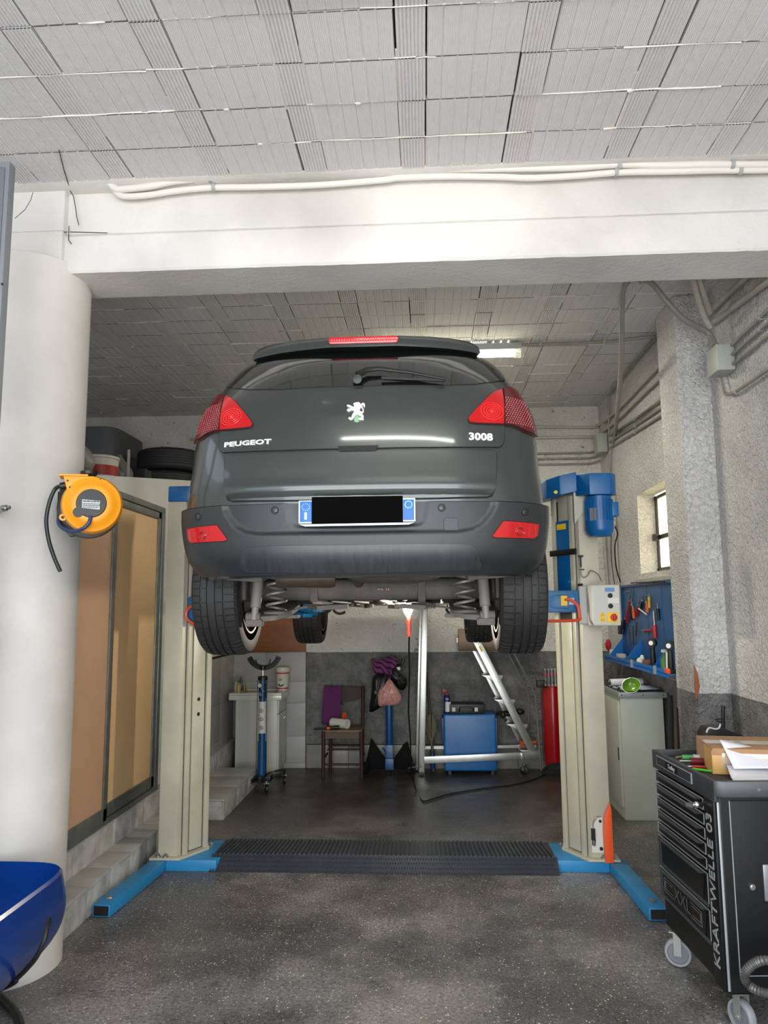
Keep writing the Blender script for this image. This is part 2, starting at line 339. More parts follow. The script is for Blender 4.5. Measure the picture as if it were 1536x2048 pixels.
def clay_ceiling(rows, cols, y0, x0, x1, ya, yb):
    slab = MB().box(x0, x1, ya, yb, ZC+.02, ZC+.12).build('ceiling', DARKGAP, **ST); o0 = OFF[slab.name]
    mo = MB(); rnd = random.Random(3)
    for j in range(rows):
        for i in range(cols):
            cxn = -.025 + .5*(i - cols//2 - OFFC)
            y = y0 + .255*j + .1275
            if y > yb: continue
            for me, x, w_ in ((wide, cxn+.25, .376), (narrow, cxn, .116)):
                if x-w_/2 < x0-.05 or x+w_/2 > x1+.08: continue
                o = bpy.data.objects.new(me.name, me); COL.objects.link(o); o.parent = slab
                o.location = V((x+rnd.uniform(-.003, .003), y+rnd.uniform(-.002, .002), ZC+rnd.uniform(-.003, .003)))-o0
                o.rotation_euler = (rnd.uniform(-.012, .012), rnd.uniform(-.008, .008), rnd.uniform(-.004, .004))
        # mortar squeezed out between the rows
        x = x0
        while x < x1:
            ln = rnd.uniform(.08, .5)
            if rnd.random() < .5:
                yy = y0+.255*j+rnd.uniform(-.004, .004); h = rnd.uniform(.003, .007)
                if yy < yb: mo.tube([(x+ln*t, yy+rnd.uniform(-.003, .003), ZC-.002+rnd.uniform(-.001, .001)) for t in (0, .25, .5, .75, 1)], [h*rnd.uniform(.4, 1) for _ in range(5)], 5)
            if rnd.random() < .08: mo.ball((x, y0+.255*j, ZC-.004), (.014, .01, .008), 8, 4)
            x += ln
    for i in range(cols):
        for s in (-.06, .06):
            y = ya; cxn = -.025 + .5*(i - cols//2 - OFFC)+s
            if not x0 < cxn < x1: continue
            while y < yb-.3:
                ln = rnd.uniform(.1, .6)
                if rnd.random() < .38: mo.tube([(cxn, y, ZC+.004), (cxn+.001, min(y+ln, yb), ZC+.004)], .0055, 5)
                y += ln
    mo.build('mortar', mat('mortar', 'dcd7ce', .9), slab, kind='stuff')
    return slab
OFFC = 0
clay_ceiling(9, 13, 1.20, -3.2, 3.0, 1.2, BY0+.02)
OFFC = 2
clay_ceiling(17, 13, 3.85, -4.5, 2.2, BY1-.02, WB+.05)
# ---- steps, door sill and skirting, tiled
M_STEP = mat('step_tile', 'b9b8b5', .5, bump=(30, .2, .004), var=(6, .45, '7d7c7a')); M_RISER = mat('riser_tile', 'c6c6c3', .6, bump=(30, .2, .004), var=(9, .6, '6a6863'))
def tiled_run(x0, x1, y0, y1, z0, z1, edge_y, joint=DARKGAP):
    core = MB().box(x0+.012, x1-.012, y0+.012, y1-.012, z0, z1-.014).build('floor', joint, **ST)
    ys = [y0] + [e for e in edge_y if y0 < e < y1] + [y1]
    for a, c in zip(ys, ys[1:]):
        MB().box(x0, x1+.006, a+.0015, c-.0015, z1-.014, z1).build('tread_tile', M_STEP, core, bevel=.002)
        MB().box(x1-.012, x1, a+.0015, c-.0015, z0, z1-.016).build('riser_tile', M_RISER, core, bevel=.002)
    MB().box(x0, x1-.013, y0-.002, y0+.012, z0, z1-.016).build('riser_tile', M_RISER, core, bevel=.002)
    return core
tiled_run(-2.08, -1.90, 3.95, 5.98, 0, .17, [4.25, 4.55, 4.85, 5.15, 5.45, 5.75])
tiled_run(-2.5, -2.06, 3.98, 5.98, 0, .33, [4.4, 4.95, 5.5])
tiled_run(-2.5, -1.66, 6.17, 7.38, 0, .16, [6.6, 7.0])
tiled_run(-2.5, -2.03, 6.17, 8.0, 0, .33, [6.6, 7.0])
# oblique pale end of the step near the column
MB().prism([(-1.91, 3.97, 0), (-2.06, 3.62, 0), (-2.45, 3.5, 0), (-2.45, 3.95, 0)], (0, 0, .165)).build('floor', mat('pale_stone', 'b5b0a6', .6, var=(5, .3)), bevel=.004, **ST)
sk = MB().box(-1.3, XR, WB-.008, WB, 0, .245).build('baseboard_back', DARKGAP, **ST)
x = -1.30
while x < XR-.05:
    x2 = min(x+.45, XR)
    MB().box(x+.002, x2-.002, WB-.016, WB-.006, 0, .24).build('tile', mat('skirting_tile', '8f8c80', .4, var=(3, .3)), sk, bevel=.002)
    x = x2
# large wall tiles round the sink
M_WT = mat('wall_tile', 'a5a49f', .45, var=(2.2, .35, '858480'), stretch=(1, 1, 4))
tl = MB().box(XL, -1.31, WB-.012, WB, 0, 1.225).build('trim_1', DARKGAP, **ST)
for z0, z1 in ((0, .05), (.052, .33), (.332, .68), (.682, .905), (.907, 1.22)):
    for a, c in ((XL, -1.75), (-1.748, -1.312)) if z0 > .5 else ((XL, -1.55), (-1.548, -1.312)):
        MB().box(a, c, WB-.022, WB-.01, z0, z1).build('tile', M_WT, tl, bevel=.0015)
tl = MB().box(XL, XL+.01, 7.05, WB, .0, 1.22).build('trim_2', DARKGAP, **ST)
for z0, z1 in ((0, .38), (.382, .74), (.742, 1.2)):
    for a, c in ((7.06, 7.6), (7.602, WB-.02)):
        MB().box(XL+.008, XL+.02, a, c, z0, z1).build('tile', M_WT, tl, bevel=.0015)
MB().box(-2.12, -1.31, WB-.035, WB-.01, 1.222, 1.62).build('trim_3', mat('stained_board', '8a4f22', .5, var=(3, .5, '5c3214'), stretch=(1, 1, 9)), bevel=.003, **ST)
# dark aluminium glazed door in the left wall, with white reveal
d = MB().box(XL, XL+.03, 6.02, 7.02, .33, 2.4).build('door_1', mat('white_frame', 'd5d8dc', .4), bevel=.004, **ST)
MB().box(XL+.03, XL+.045, 6.06, 6.96, .36, 2.36).build('frame', mat('navy_aluminium', '1b2533', .35, .4), d, bevel=.004)
for a, c in ((6.12, 6.48), (6.55, 6.90)): MB().box(XL+.042, XL+.052, a, c, .44, 2.3).build('pane', mat('dark_glass', '10161f', .12), d)
MB().box(XL+.04, XL+.075, 6.49, 6.54, .36, 2.36).build('mullion', mat('navy_aluminium', '1b2533', .35), d, bevel=.003)
# ================================================================ the car on the lift
CX = -.28   # centre line of the car
def table(ps):
    n = len(ps)
    def f(z):
        z = min(max(z, ps[0][0]), ps[-1][0])
        for i in range(n-1):
            if z <= ps[i+1][0]: break
        (a, fa), (b, fb) = ps[i], ps[i+1]; h = b-a; t = (z-a)/h
        ma = (fb-ps[i-1][1])/(b-ps[i-1][0]) if i > 0 else (fb-fa)/h
        mb = (ps[i+2][1]-fa)/(ps[i+2][0]-a) if i < n-2 else (fb-fa)/h
        return (2*t**3-3*t*t+1)*fa + (t**3-2*t*t+t)*h*ma + (-2*t**3+3*t*t)*fb + (t**3-t*t)*h*mb
    return f
YC = table([(1.83, 3.14), (1.92, 3.095), (2.02, 3.08), (2.13, 3.075), (2.24, 3.082), (2.35, 3.105), (2.50, 3.15), (2.62, 3.20), (2.70, 3.245), (2.80, 3.315), (2.90, 3.41), (2.96, 3.54), (3.0, 3.75), (3.03, 4.0)])
WD = table([(1.83, .73), (1.85, .745), (1.91, .79), (2.05, .82), (2.19, .822), (2.32, .812), (2.46, .81), (2.58, .793), (2.67, .765), (2.73, .742), (2.81, .703), (2.88, .665), (2.95, .61), (2.99, .56), (3.03, .46)])
YF = table([(1.83, 7.33), (2.1, 7.42), (2.4, 7.36), (2.52, 7.15), (2.58, 6.5), (2.65, 6.25), (2.8, 5.95), (2.93, 5.6), (3.0, 5.2), (3.03, 4.95)])
PW = 2.7; DR = .36
def FS(x, z):
    t = min(abs(x)/WD(z), .992); return YC(z) + DR*(1-(1-t**PW)**(1/PW))
def nrm(x, z):
    e = .004; fx = (FS(x+e, z)-FS(x-e, z))/(2*e); fz = (FS(x, z+e)-FS(x, z-e))/(2*e)
    return V((fx, -1, fz)).normalized()
def on(x, z, off=0):
    return V((CX+x, FS(x, z), z)) + nrm(x, z)*off
def hit(px, py):   # first meeting of the sight line with the rear surface; beside the body, the closest approach
    best = None; y = 2.9; prev = None
    while y < 3.9:
        p = P(px, py, Y=y); g = FS(p.x-CX, p.z) - y if abs(p.x-CX) < WD(p.z) else FS(p.x-CX, p.z) - y + (abs(p.x-CX)-WD(p.z))*3
        if g <= 0:
            lo_y, hi_y = prev or y, y
            for _ in range(20):
                m_y = (lo_y+hi_y)/2; p = P(px, py, Y=m_y)
                if FS(p.x-CX, p.z) - m_y <= 0: hi_y = m_y
                else: lo_y = m_y
            p = P(px, py, Y=hi_y); return (p.x-CX, p.z)
        if best is None or g < best[0]: best = (g, p.x-CX, p.z)
        prev = y; y += .01
    x, z = best[1], best[2]; return (math.copysign(min(abs(x), WD(z)*.99), x), z)
def sym(half):   # left half, top to bottom order, to a closed symmetric outline
    return half + [(-x, z) for x, z in reversed(half) if abs(x) > .004]
def left(pts): return [hit(*p) for p in pts]
def mir(poly): return [(-x, z) for x, z in poly]
def smooth2(poly, n=3): return [(p.x, p.y) for p in sm([(x, z, 0) for x, z in poly], n, True)]
def panel(name, poly, off, m, parent, step=.02, thick=.015, extra=None, **props):
    """a body panel: the outline filled with a fine net laid on the rear surface, with a turned-in edge"""
    out = []
    for (a, b), (c, d) in zip(poly, poly[1:]+poly[:1]):
        k = max(1, int(math.hypot(c-a, d-b)/step)); out += [(a+(c-a)*i/k, b+(d-b)*i/k) for i in range(k)]
    n = len(out); xs = [p[0] for p in out]; zs = [p[1] for p in out]
    pts = [V(p) for p in out]; x = min(xs)+step/2
    while x < max(xs):
        z = min(zs)+step/2
        while z < max(zs):
            if all((x-a)**2+(z-b)**2 > (step*.45)**2 for a, b in out): pts.append(V((x, z)))
            z += step
        x += step
    vs, _, fs, *_ = geometry.delaunay_2d_cdt(pts, [(i, (i+1) % n) for i in range(n)], [list(range(n))], 1, 1e-5)
    fo = (lambda x, z: off + extra(x, z)) if extra else (lambda x, z: off)
    b = MB(); b.add([on(p.x, p.y, fo(p.x, p.y)) for p in vs], [list(f) for f in fs])
    edges = {}
    for f in fs:
        for i in range(len(f)):
            e = (f[i], f[(i+1) % len(f)]); edges[tuple(sorted(e))] = edges.get(tuple(sorted(e)), 0)+1
    k0 = len(b.v); rim = {}
    for (i, j), c in edges.items():
        if c == 1:
            for q in (i, j):
                if q not in rim: rim[q] = len(b.v); p = vs[q]; b.v.append(on(p.x, p.y, fo(p.x, p.y)-thick))
            b.f.append([i, j, rim[j], rim[i]]); b.mi.append(0)
    return b.build(name, m, parent, smooth=50, **props)
PAINT = mat('graphite_metallic_paint', '414746', .32, .65, coat=.8, spec=.6)
PLAST = mat('textured_black_plastic', '25282a', .42, bump=(180, .12, .001), var=(4, .25), spec=.55)
PLAST2 = mat('streaked_black_plastic', '1f2326', .33, var=(14, .5, '3c4042'), stretch=(3, 1, .35), spec=.6)
GLASS = mat('tinted_glass', '0d1110', .06, coat=1, spec=.7)
SEAM = mat('panel_gap', '060606', .7)
RED = mat('bright_red_lens', 'a80008', .16, coat=.4, emit=('ff0810', .05)); RED_D = mat('deep_red_lens', '52060c', .18, coat=.5, bump=(70, .5, .002), emit=('c01018', .03))
GREYM = mat('dusty_underbody', '6e6963', .8, var=(8, .35), bump=(40, .3, .003)); GREYD = mat('dark_underbody', '2b2927', .8, var=(9, .35)); SILV = mat('brushed_alloy', '6e6e6c', .38, .85)
MUFF = mat('exhaust_steel', '8a7d70', .38, .8, var=(6, .5, '4d4038')); SHOCK = mat('grey_damper', '8a857d', .6, .2)
car = thing('car', 'dark grey hatchback seen from behind, raised high on the two-post lift', 'car', (CX, 5.2, 1.46))
# ---- shell: horizontal slices lofted upwards
zl = [1.83+ (3.03-1.83)*i/56 for i in range(57)]
def slice_pts(z):
    w_, yc, yf = WD(z), YC(z), YF(z); h = []
    for i in range(15):
        a = math.pi/2*i/14; h.append((w_*math.sin(a)**(2/PW), yc+DR*(1-math.cos(a)**(2/PW))))
    y0 = yc+DR; y1 = yf-.75; bul = .07*max(0, min(1, (2.55-z)/.3))
    for i in range(1, 22):
        t = i/21; h.append((w_ + bul*min(1, t*3.2)**.7*(1 if t < .8 else 1-(t-.8)*1.2), y0+(y1-y0)*t))
    wf_ = h[-1][0]
    for i in range(1, 9):
        a = math.pi/2*i/8; h.append((wf_*math.cos(a)**.75 if i < 8 else 0, y1+.75*math.sin(a)))
    full = [(CX-x, y, z) for x, y in h] + [(CX+x, y, z) for x, y in reversed(h[1:-1])]
    return full
b = MB(); rows = [slice_pts(z) for z in zl]; n = len(rows[0])
b.add([p for r in rows for p in r], [(i*n+k, i*n+(k+1) % n, (i+1)*n+(k+1) % n, (i+1)*n+k) for i in range(len(rows)-1) for k in range(n)] + [list(range(n))[::-1], [(len(rows)-1)*n+k for k in range(n)]])
shell = b.build('body_shell', PAINT, car, smooth=45)
def cut(o, mb, m=None):
    c = mb.build('cutter', m or BLACK, None); md = o.modifiers.new('c', 'BOOLEAN'); md.object = c; md.operation = 'DIFFERENCE'; md.solver = 'EXACT'
    dg = bpy.context.evaluated_depsgraph_get(); dg.update(); me = bpy.data.meshes.new_from_object(o.evaluated_get(dg)); o.modifiers.clear(); old = o.data; o.data = me; me.name = o.name
    bpy.data.objects.remove(c)
RYW, FYW, RZ = 3.90, 6.62, 1.795
for y in (RYW, FYW): cut(shell, MB().cyl((CX-1.2, y, RZ+.05), (CX+1.2, y, RZ+.05), .385, 40))
cut(shell, MB().box(CX-.64, CX+.64, 3.3, 7.22, 1.7, 1.96))
shell.data.polygons.foreach_set('use_smooth', [True]*len(shell.data.polygons)); shell.data.set_sharp_from_angle(angle=math.radians(40))
# side windows and dark C-pillar glass
for s in (-1, 1):
    b = MB(); ys = [3.95, 4.6, 5.3, 5.9]
    b.grid(14, 8, lambda u, v: (lambda z: V((CX+s*(WD(z)+.004+.0*u), (YC(z)+DR+.06)+(YF(z)-.62-(YC(z)+DR+.06))*u, z)))(2.67+.26*v))
    b.build('side_window', GLASS, car)
# ---- tailgate, upper
up = left([(713, 776), (640, 778), (560, 783), (500, 783), (470, 780), (456, 779), (450.5, 783), (446, 800), (442.5, 830), (440.5, 862), (439.5, 890), (441, 901), (447, 905.5), (500, 903), (560, 901), (640, 898.5), (713, 897.5)])
up[0] = (0, up[0][1]); up[-1] = (0, up[-1][1])
def dent(x, z):   # the crumpled spot beside the emblem
    cx_, cz = DENT; d = math.hypot((x-cx_)/.05, (z-cz)/.036); e = math.hypot((x-cx_+.03)/.02, (z-cz-.0)/.028)
    return -.006*math.exp(-d*d*1.6) - .006*math.exp(-e*e) + .002*math.exp(-((d-1.3)*3)**2)
DENT = hit(664, 813)
gate = panel('tailgate', sym(up), .006, PAINT, car, .02, extra=dent)
lo = left([(713, 903), (640, 904.5), (560, 907), (490, 910), (457, 912), (451.5, 916), (450, 950), (451.5, 985), (457, 1000), (466, 1003), (560, 1002), (640, 1001), (713, 1000)]); lo[0] = (0, lo[0][1]); lo[-1] = (0, lo[-1][1])
def crease(x, z):   # the lower flap swells, then tucks under along its bottom edge
    zb = ZLO+.055; return .010*math.exp(-((z-zb)/.03)**2) - .016*max(0, min(1, (zb-z)/.055))
ZLO = lo[-1][1]
panel('lower_tailgate', sym(lo), .007, PAINT, car, .016, extra=crease)
# gaps between panels
def seam(poly, r=.0032, off=.003, closed=True, m=SEAM, name='panel_gap', parent=None):
    pts = []
    for (a, b_), (c, d) in zip(poly, poly[1:]+(poly[:1] if closed else [])):
        k = max(1, int(math.hypot(c-a, d-b_)/.02)); pts += [on(a+(c-a)*i/k, b_+(d-b_)*i/k, off) for i in range(k)]
    if not closed: pts.append(on(*poly[-1], off))
    return MB().tube(pts, r, 6, closed=closed).build(name, m, parent or car)
seam(sym(up)); seam(sym(lo), .0036)
g = left([(676, 894), (680, 905), (713, 905.5)]); 
panel('tailgate_handle', [(-abs(g[0][0]), g[0][1]), (-abs(g[1][0]), g[1][1]), (abs(g[1][0]), g[1][1]), (abs(g[0][0]), g[0][1])], .010, BLACK, car, .02, .01)
# ---- rear window and wiper
gl = left([(713, 694), (660, 694), (583, 703), (533, 713), (508, 719), (494, 730), (476, 748), (461, 766), (455, 776), (470, 779), (500, 781.5), (560, 781.5), (640, 776.5), (713, 774.5)]); gl[0] = (0, gl[0][1]); gl[-1] = (0, gl[-1][1])
win = panel('rear_window', sym(gl), .009, GLASS, car, .025, .02); seam(sym(gl), .004, .004)
wl_ = lambda pts: [hit(*p) for p in pts]
wp = wl_([(716, 762), (735, 752), (760, 750), (820, 757), (888, 770)])
wiper = MB().tube([on(x, z, .035) for x, z in wp], [.016, .013, .010, .008, .006], 8).build('wiper', mat('wiper_black', '0c0d0d', .35), car)
a, c = wl_([(763, 765), (889, 770)]); MB().bar(on(*a, .026), on(*c, .026), .012, .012).build('blade', BLACK, wiper, bevel=.002)
h_ = on(*hit(716, 762)); MB().cyl(h_+V((0, .01, 0)), h_+V((0, -.045, -.004)), .022, 20).build('pivot', mat('wiper_black', '0c0d0d', .35), wiper, bevel=.004)
# ---- spoiler with the high brake light
def spo(px, py, d): return P(px, py, Y=d)
tops = [(505, 717), (509, 706), (518, 698.5), (533, 692.5), (560, 686), (600, 680), (657, 675), (713, 673.5)]
bots = [(507, 722), (511, 717.5), (520, 715), (535, 711.5), (560, 706.5), (600, 701), (657, 695), (713, 693.5)]
secs = []
for (tx, ty), (bx, by) in zip(tops, bots):
    q = abs(tx-724)/220; d = 3.37+.14*q**2.2
    T, Bp = spo(tx, ty, d+.03), spo(bx, by, d); secs.append((V((T.x-CX, T.y, T.z)), V((Bp.x-CX, Bp.y, Bp.z))))
secs[-1][0].x = secs[-1][1].x = 0
full = secs + [(V((-t.x, t.y, t.z)), V((-bt.x, bt.y, bt.z))) for t, bt in reversed(secs[:-1])]
b = MB(); rows = []
for t, bt in full:
    c_ = V((CX, 0, 0)); fwd_y = 3.98
    rows.append([bt+c_, (bt+t)/2+c_+V((0, -.012, 0)), t+c_, V((t.x*.93+CX, t.y+.15, t.z+.014)), V((t.x*.78+CX, 4.0, t.z+.012)), V((t.x*.78+CX, 4.0, t.z-.03)), V((bt.x*.96+CX, bt.y+.06, bt.z+.006))])
b.add([p for r in rows for p in r], [(i*7+k, i*7+(k+1) % 7, (i+1)*7+(k+1) % 7, (i+1)*7+k) for i in range(len(rows)-1) for k in range(7)] + [list(range(7)), [(len(rows)-1)*7+k for k in range(7)][::-1]])
sp = b.build('spoiler', PAINT, car, smooth=50)
zb_ = P(726, 681, Y=3.38).z; YL = 3.368
MB().prism([(P(662, 681, Y=YL).x+math.cos(a)*.012, YL, zb_+math.sin(a)*.0165) for a in [math.pi/2+math.pi*k/8 for k in range(9)]] + [(P(791, 681, Y=YL).x+math.cos(a)*.012, YL, zb_+math.sin(a)*.0165) for a in [-math.pi/2+math.pi*k/8 for k in range(9)]], (0, .05, .0)).build('high_brake_light', mat('brake_lens', 'b00c18', .15, coat=1, emit=('ff2030', .03)), sp, bevel=.003)
m_ = MB()
for i in range(26): m_.ball((P(664+i*5, 681, Y=YL).x, YL-.001, zb_), (.0045, .003, .008), 6, 4)
m_.build('lens_facets', mat('lens_facets', 'd84850', .15, coat=1), sp, kind='stuff')
# ---- tail lights
lo_out = [(452, 793.5), (444, 791.5), (432, 795), (420, 808), (409.5, 823), (401, 840), (394, 862), (387.5, 886), (389.5, 889), (404.5, 877.6), (419, 867.7), (430, 864), (441, 862.5), (442.8, 840), (446, 815)]
li_out = [(454.5, 795.5), (465, 800), (475, 809), (484, 820), (495, 833), (504, 845), (507, 850.5), (504, 856), (490, 858.5), (474, 860), (458, 861.3), (443.6, 862.6), (444.6, 840), (448, 818)]
po, pi_ = left(lo_out), left(li_out)
for s in (1, -1):
    q = po if s == 1 else mir(po); o = panel('outer_lamp', q, .014, RED_D, car, .016, .03)
    q2 = pi_ if s == 1 else mir(pi_); i_ = panel('inner_lamp', q2, .016, RED, car, .016, .03)
    c = (s*hit(466, 838)[0], hit(466, 838)[1]); m_ = MB()
    for r in (.012, .022, .032, .043):
        m_.tube([on(c[0]+r*1.15*math.cos(a), c[1]+r*math.sin(a), .017) for a in (k*math.tau/24 for k in range(24))], .0016, 5, closed=True)
    m_.ball(on(*c, .014), .009, 8, 6); m_.build('reflector_rings', mat('lens_rings', 'e8322c', .1, coat=.5), i_)
    m_ = MB(); cc = (s*hit(421, 840)[0], hit(421, 840)[1])
    for i in range(-5, 6):
        for j in range(-6, 7):
            x_ = cc[0]+s*(-i*.0115+(j % 2)*.006)*1.0; z_ = cc[1]+j*.011
            # keep those inside the lens outline
            ins = False
            for (x1, z1), (x2, z2) in zip(q, q[1:]+q[:1]):
                if (z1 > z_) != (z2 > z_) and x_ < (x2-x1)*(z_-z1)/(z2-z1)+x1: ins = not ins
            if ins and abs(x_) < WD(z_)*.965: m_.ball(on(x_, z_, .0145), .0042, 6, 4)
    m_.build('lens_dimples', mat('lens_dimples', '8c2830', .15, coat=.4), o, kind='stuff')
    seam(q, .0028, .010); seam(q2, .0028, .012)
# ---- bumper with its recesses
def sd_in(poly, x, z):
    ins = False; dmin = 9
    for (x1, z1), (x2, z2) in zip(poly, poly[1:]+poly[:1]):
        if (z1 > z) != (z2 > z) and x < (x2-x1)*(z-z1)/(z2-z1)+x1: ins = not ins
        dx, dz = x2-x1, z2-z1; L2 = dx*dx+dz*dz or 1e-9; t = max(0, min(1, ((x-x1)*dx+(z-z1)*dz)/L2)); dmin = min(dmin, math.hypot(x-x1-t*dx, z-z1-t*dz))
    return dmin if ins else -dmin
def ss(a, b_, x): t = max(0, min(1, (x-a)/(b_-a))); return t*t*(3-2*t)
rec = left([(713, 996), (560, 998), (450, 998), (452, 1022), (461, 1040), (476, 1058), (495, 1068), (520, 1072), (600, 1071), (713, 1070)]); rec[0] = (0, rec[0][1]+.03); rec[1] = (rec[1][0], rec[0][1]); rec[2] = (rec[2][0], rec[0][1]); rec[-1] = (0, rec[-1][1]); rec = sym(rec)
plr = left([(713, 996), (570, 998), (576, 1025), (583, 1048), (592, 1056), (640, 1058), (713, 1058)]); plr[0] = (0, plr[0][1]+.03); plr[1] = (plr[1][0], plr[0][1]); plr[-1] = (0, plr[-1][1]); plr = sym(plr)
ZBT = hit(713, 1005)[1]
def bofs(x, z):
    ax = abs(x); o = .025
    if ax < .62: o -= .016*ss(-.002, .016, sd_in(rec, x, z))
    if ax < .36: o -= .007*ss(-.003, .014, sd_in(plr, x, z))
    return o
b = MB(); NU, NV = 240, 46
def bpt(u, v):
    s = (u-.5)*2; z1 = ZBT + .0
    z0 = 1.838
    z = z0+(z1-z0)*v
    a = abs(s)*1.25; zz = z
    if a <= 1:
        ang = math.pi/2*a; x = WD(zz)*math.sin(ang)**(2/PW) if a > 0 else 0; x = min(x, WD(zz)*.9995); y = YC(zz)+DR*(1-math.cos(ang)**(2/PW) if ang < math.pi/2 else 1)
        # outward normal of the superellipse
        cxn = (math.sin(ang)**(2/PW))**(PW-1)/WD(zz); cyn = (math.cos(ang)**(2/PW))**(PW-1)/DR if ang < math.pi/2 else 0; nn = V((cxn, -cyn, 0)); nn.normalize()
        off = bofs(x, zz)
        return V((CX+math.copysign(x+nn.x*off, s), y+nn.y*off, zz))
    x = WD(zz)+.022+.02*(a-1)/.25; y = YC(zz)+DR+(a-1)/.25*.06
    return V((CX+math.copysign(x, s), y, zz))
b.grid(NU, NV, bpt)
bump = b.build('bumper', PLAST, car, smooth=60, recalc=True)
b = MB()   # underside lip of the bumper
b.grid(NU//2, 4, lambda u, v: (lambda p: V((p.x*(1-.03*v)+CX*.03*v, p.y+.10*v, p.z-.006*math.sin(v*3.1)+.028*v)))(bpt(u, 0)))
b.grid(NU//2, 3, lambda u, v: (lambda p: V((p.x, p.y+.03*v, p.z+.002)))(bpt(u, 1)))
b.build('bumper_lip', PLAST, car, smooth=60)
sk_ = left([(713, 1089), (600, 1090), (520, 1092), (498, 1095), (489, 1104), (486, 1120), (487, 1137), (560, 1139), (640, 1140), (713, 1141)]); sk_[0] = (0, sk_[0][1]); sk_[-1] = (0, sk_[-1][1])
panel('lower_valance', smooth2(sym(sk_), 2), .029, PLAST2, car, .02, .02); seam(smooth2(sym(sk_), 2), .003, .022)
# corner valance flaps under the bumper
for s in (1, -1):
    q = left([(420, 1143), (445, 1146), (487, 1141), (500, 1150), (470, 1158), (430, 1157)])
# fog lamps, sensors, tow cover, plate
fo_ = left([(386, 1058), (400, 1055), (441.7, 1050.5), (461.5, 1079), (455, 1081.5), (394.6, 1084.5), (388.5, 1079)])
for s in (1, -1):
    q = fo_ if s == 1 else mir(fo_)
    fg = panel('fog_lamp', q, .030, RED, car, .014, .02); seam(q, .0035, .024)
    m_ = MB(); c = (s*hit(415, 1071)[0], hit(415, 1071)[1])
    for r in (.012, .018): m_.tube([on(c[0]+r*math.cos(a), c[1]+r*math.sin(a), .031) for a in (k*math.tau/20 for k in range(20))], .0022, 5, closed=True)
    for k in range(5):
        p1, p2 = hit(391+k*9, 1060-k*.8), hit(392+k*9, 1080-k*.6); m_.tube([on(s*p1[0], p1[1], .0305), on(s*p2[0], p2[1], .0305)], .0012, 4)
    m_.build('bulb_reflector', mat('dark_red_ring', '8c0f16', .15, coat=1), fg)
for px, py in ((405, 1034.5), (551, 1021)):
    x, z = hit(px, py)
    for s in (1, -1):
        o_ = .024 if px < 500 else .009
        se = MB().lathe([(.0, .004), (.009, .004), (.0125, .002), (.014, -.004)], on(s*x, z, o_), nrm(s*x, z), 20).build('parking_sensor', PLAST2, car)
        MB().lathe([(.0165, -.002), (.0165, .003), (.0145, .003), (.0145, -.002)], on(s*x, z, o_), nrm(s*x, z), 20, closed=True).build('ring', SEAM, se)
x, z = hit(901, 1049); q = [(x-.029, z-.018), (x-.029, z+.020), (x-.023, z+.026), (x+.023, z+.026), (x+.029, z+.02), (x+.029, z-.018), (x+.023, z-.024), (x-.023, z-.024)]
panel('tow_eye_cover', q, .010, mat('tow_cover', '3c4146', .5), car, .02, .01); seam(q, .002, .008)
# number plate (a black block is added to blank out the number)
xp = hit(714, 1025)[0]; zt, zb2 = P(714, 1000, Y=3.06).z, P(714, 1046, Y=3.06).z; YP = 3.052
x0p, x1p = P(597, 1025, Y=YP).x, P(831, 1025, Y=YP).x
pb = MB().prism([(x0p, YP, zb2), (x1p, YP, zb2+.002), (x1p, YP, zt+.004), (x0p, YP, zt)], (0, .008, 0)).build('number_plate', mat('plate_white', 'dfe2e4', .4), car, bevel=.003)
BLUE = mat('plate_blue', '0a62c8', .4); bw = (x1p-x0p)*.092
MB().box(x0p+.006, x0p+.006+bw*1.1, YP-.003, YP+.002, zb2+.006, zt-.004).build('blue_band', BLUE, pb, bevel=.002)
MB().box(x1p-.006-bw, x1p-.006, YP-.003, YP+.002, zb2+.008, zt-.002).build('blue_band', BLUE, pb, bevel=.002)
MB().box(x0p+.056, x1p-.052, YP-.006, YP+.002, zb2-.004, zt+.014).build('cover', mat('number_blank_black', '020202', .95, spec=.1), pb, bevel=.004)  # added blank over the number, no real part of the plate
WH = mat('print_white', 'dff0ff', .5); xc = x0p+.006+bw*.55; m_ = MB()
m_.box(xc-.005, xc+.005, YP-.005, YP-.002, zb2+.016, zb2+.046)
for k in range(12): a = k*math.tau/12; m_.cyl((xc+.016*math.cos(a), YP-.0048, zt-.028+.014*math.sin(a)), (xc+.016*math.cos(a), YP-.002, zt-.028+.014*math.sin(a)), .0016, 6)
m_.build('country_letter', WH, pb)
xc = x1p-.006-bw/2; MB().tube([(xc+.0145*math.cos(a), YP-.004, zt-.024+.0145*math.sin(a)) for a in (k*math.tau/24 for k in range(24))], .0018, 6, closed=True).build('ring', mat('print_cyan', 'a8ecff', .5), pb)
MB().prism([(x0p+.002, YP-.006, zb2-.004), (x0p+.03, YP-.006, zb2-.013), (x1p-.03, YP-.006, zb2-.011), (x1p-.002, YP-.006, zb2-.002)], (0, .012, 0)).build('plate_holder', mat('chrome_strip', 'c8ccce', .25, .6), pb, bevel=.002)
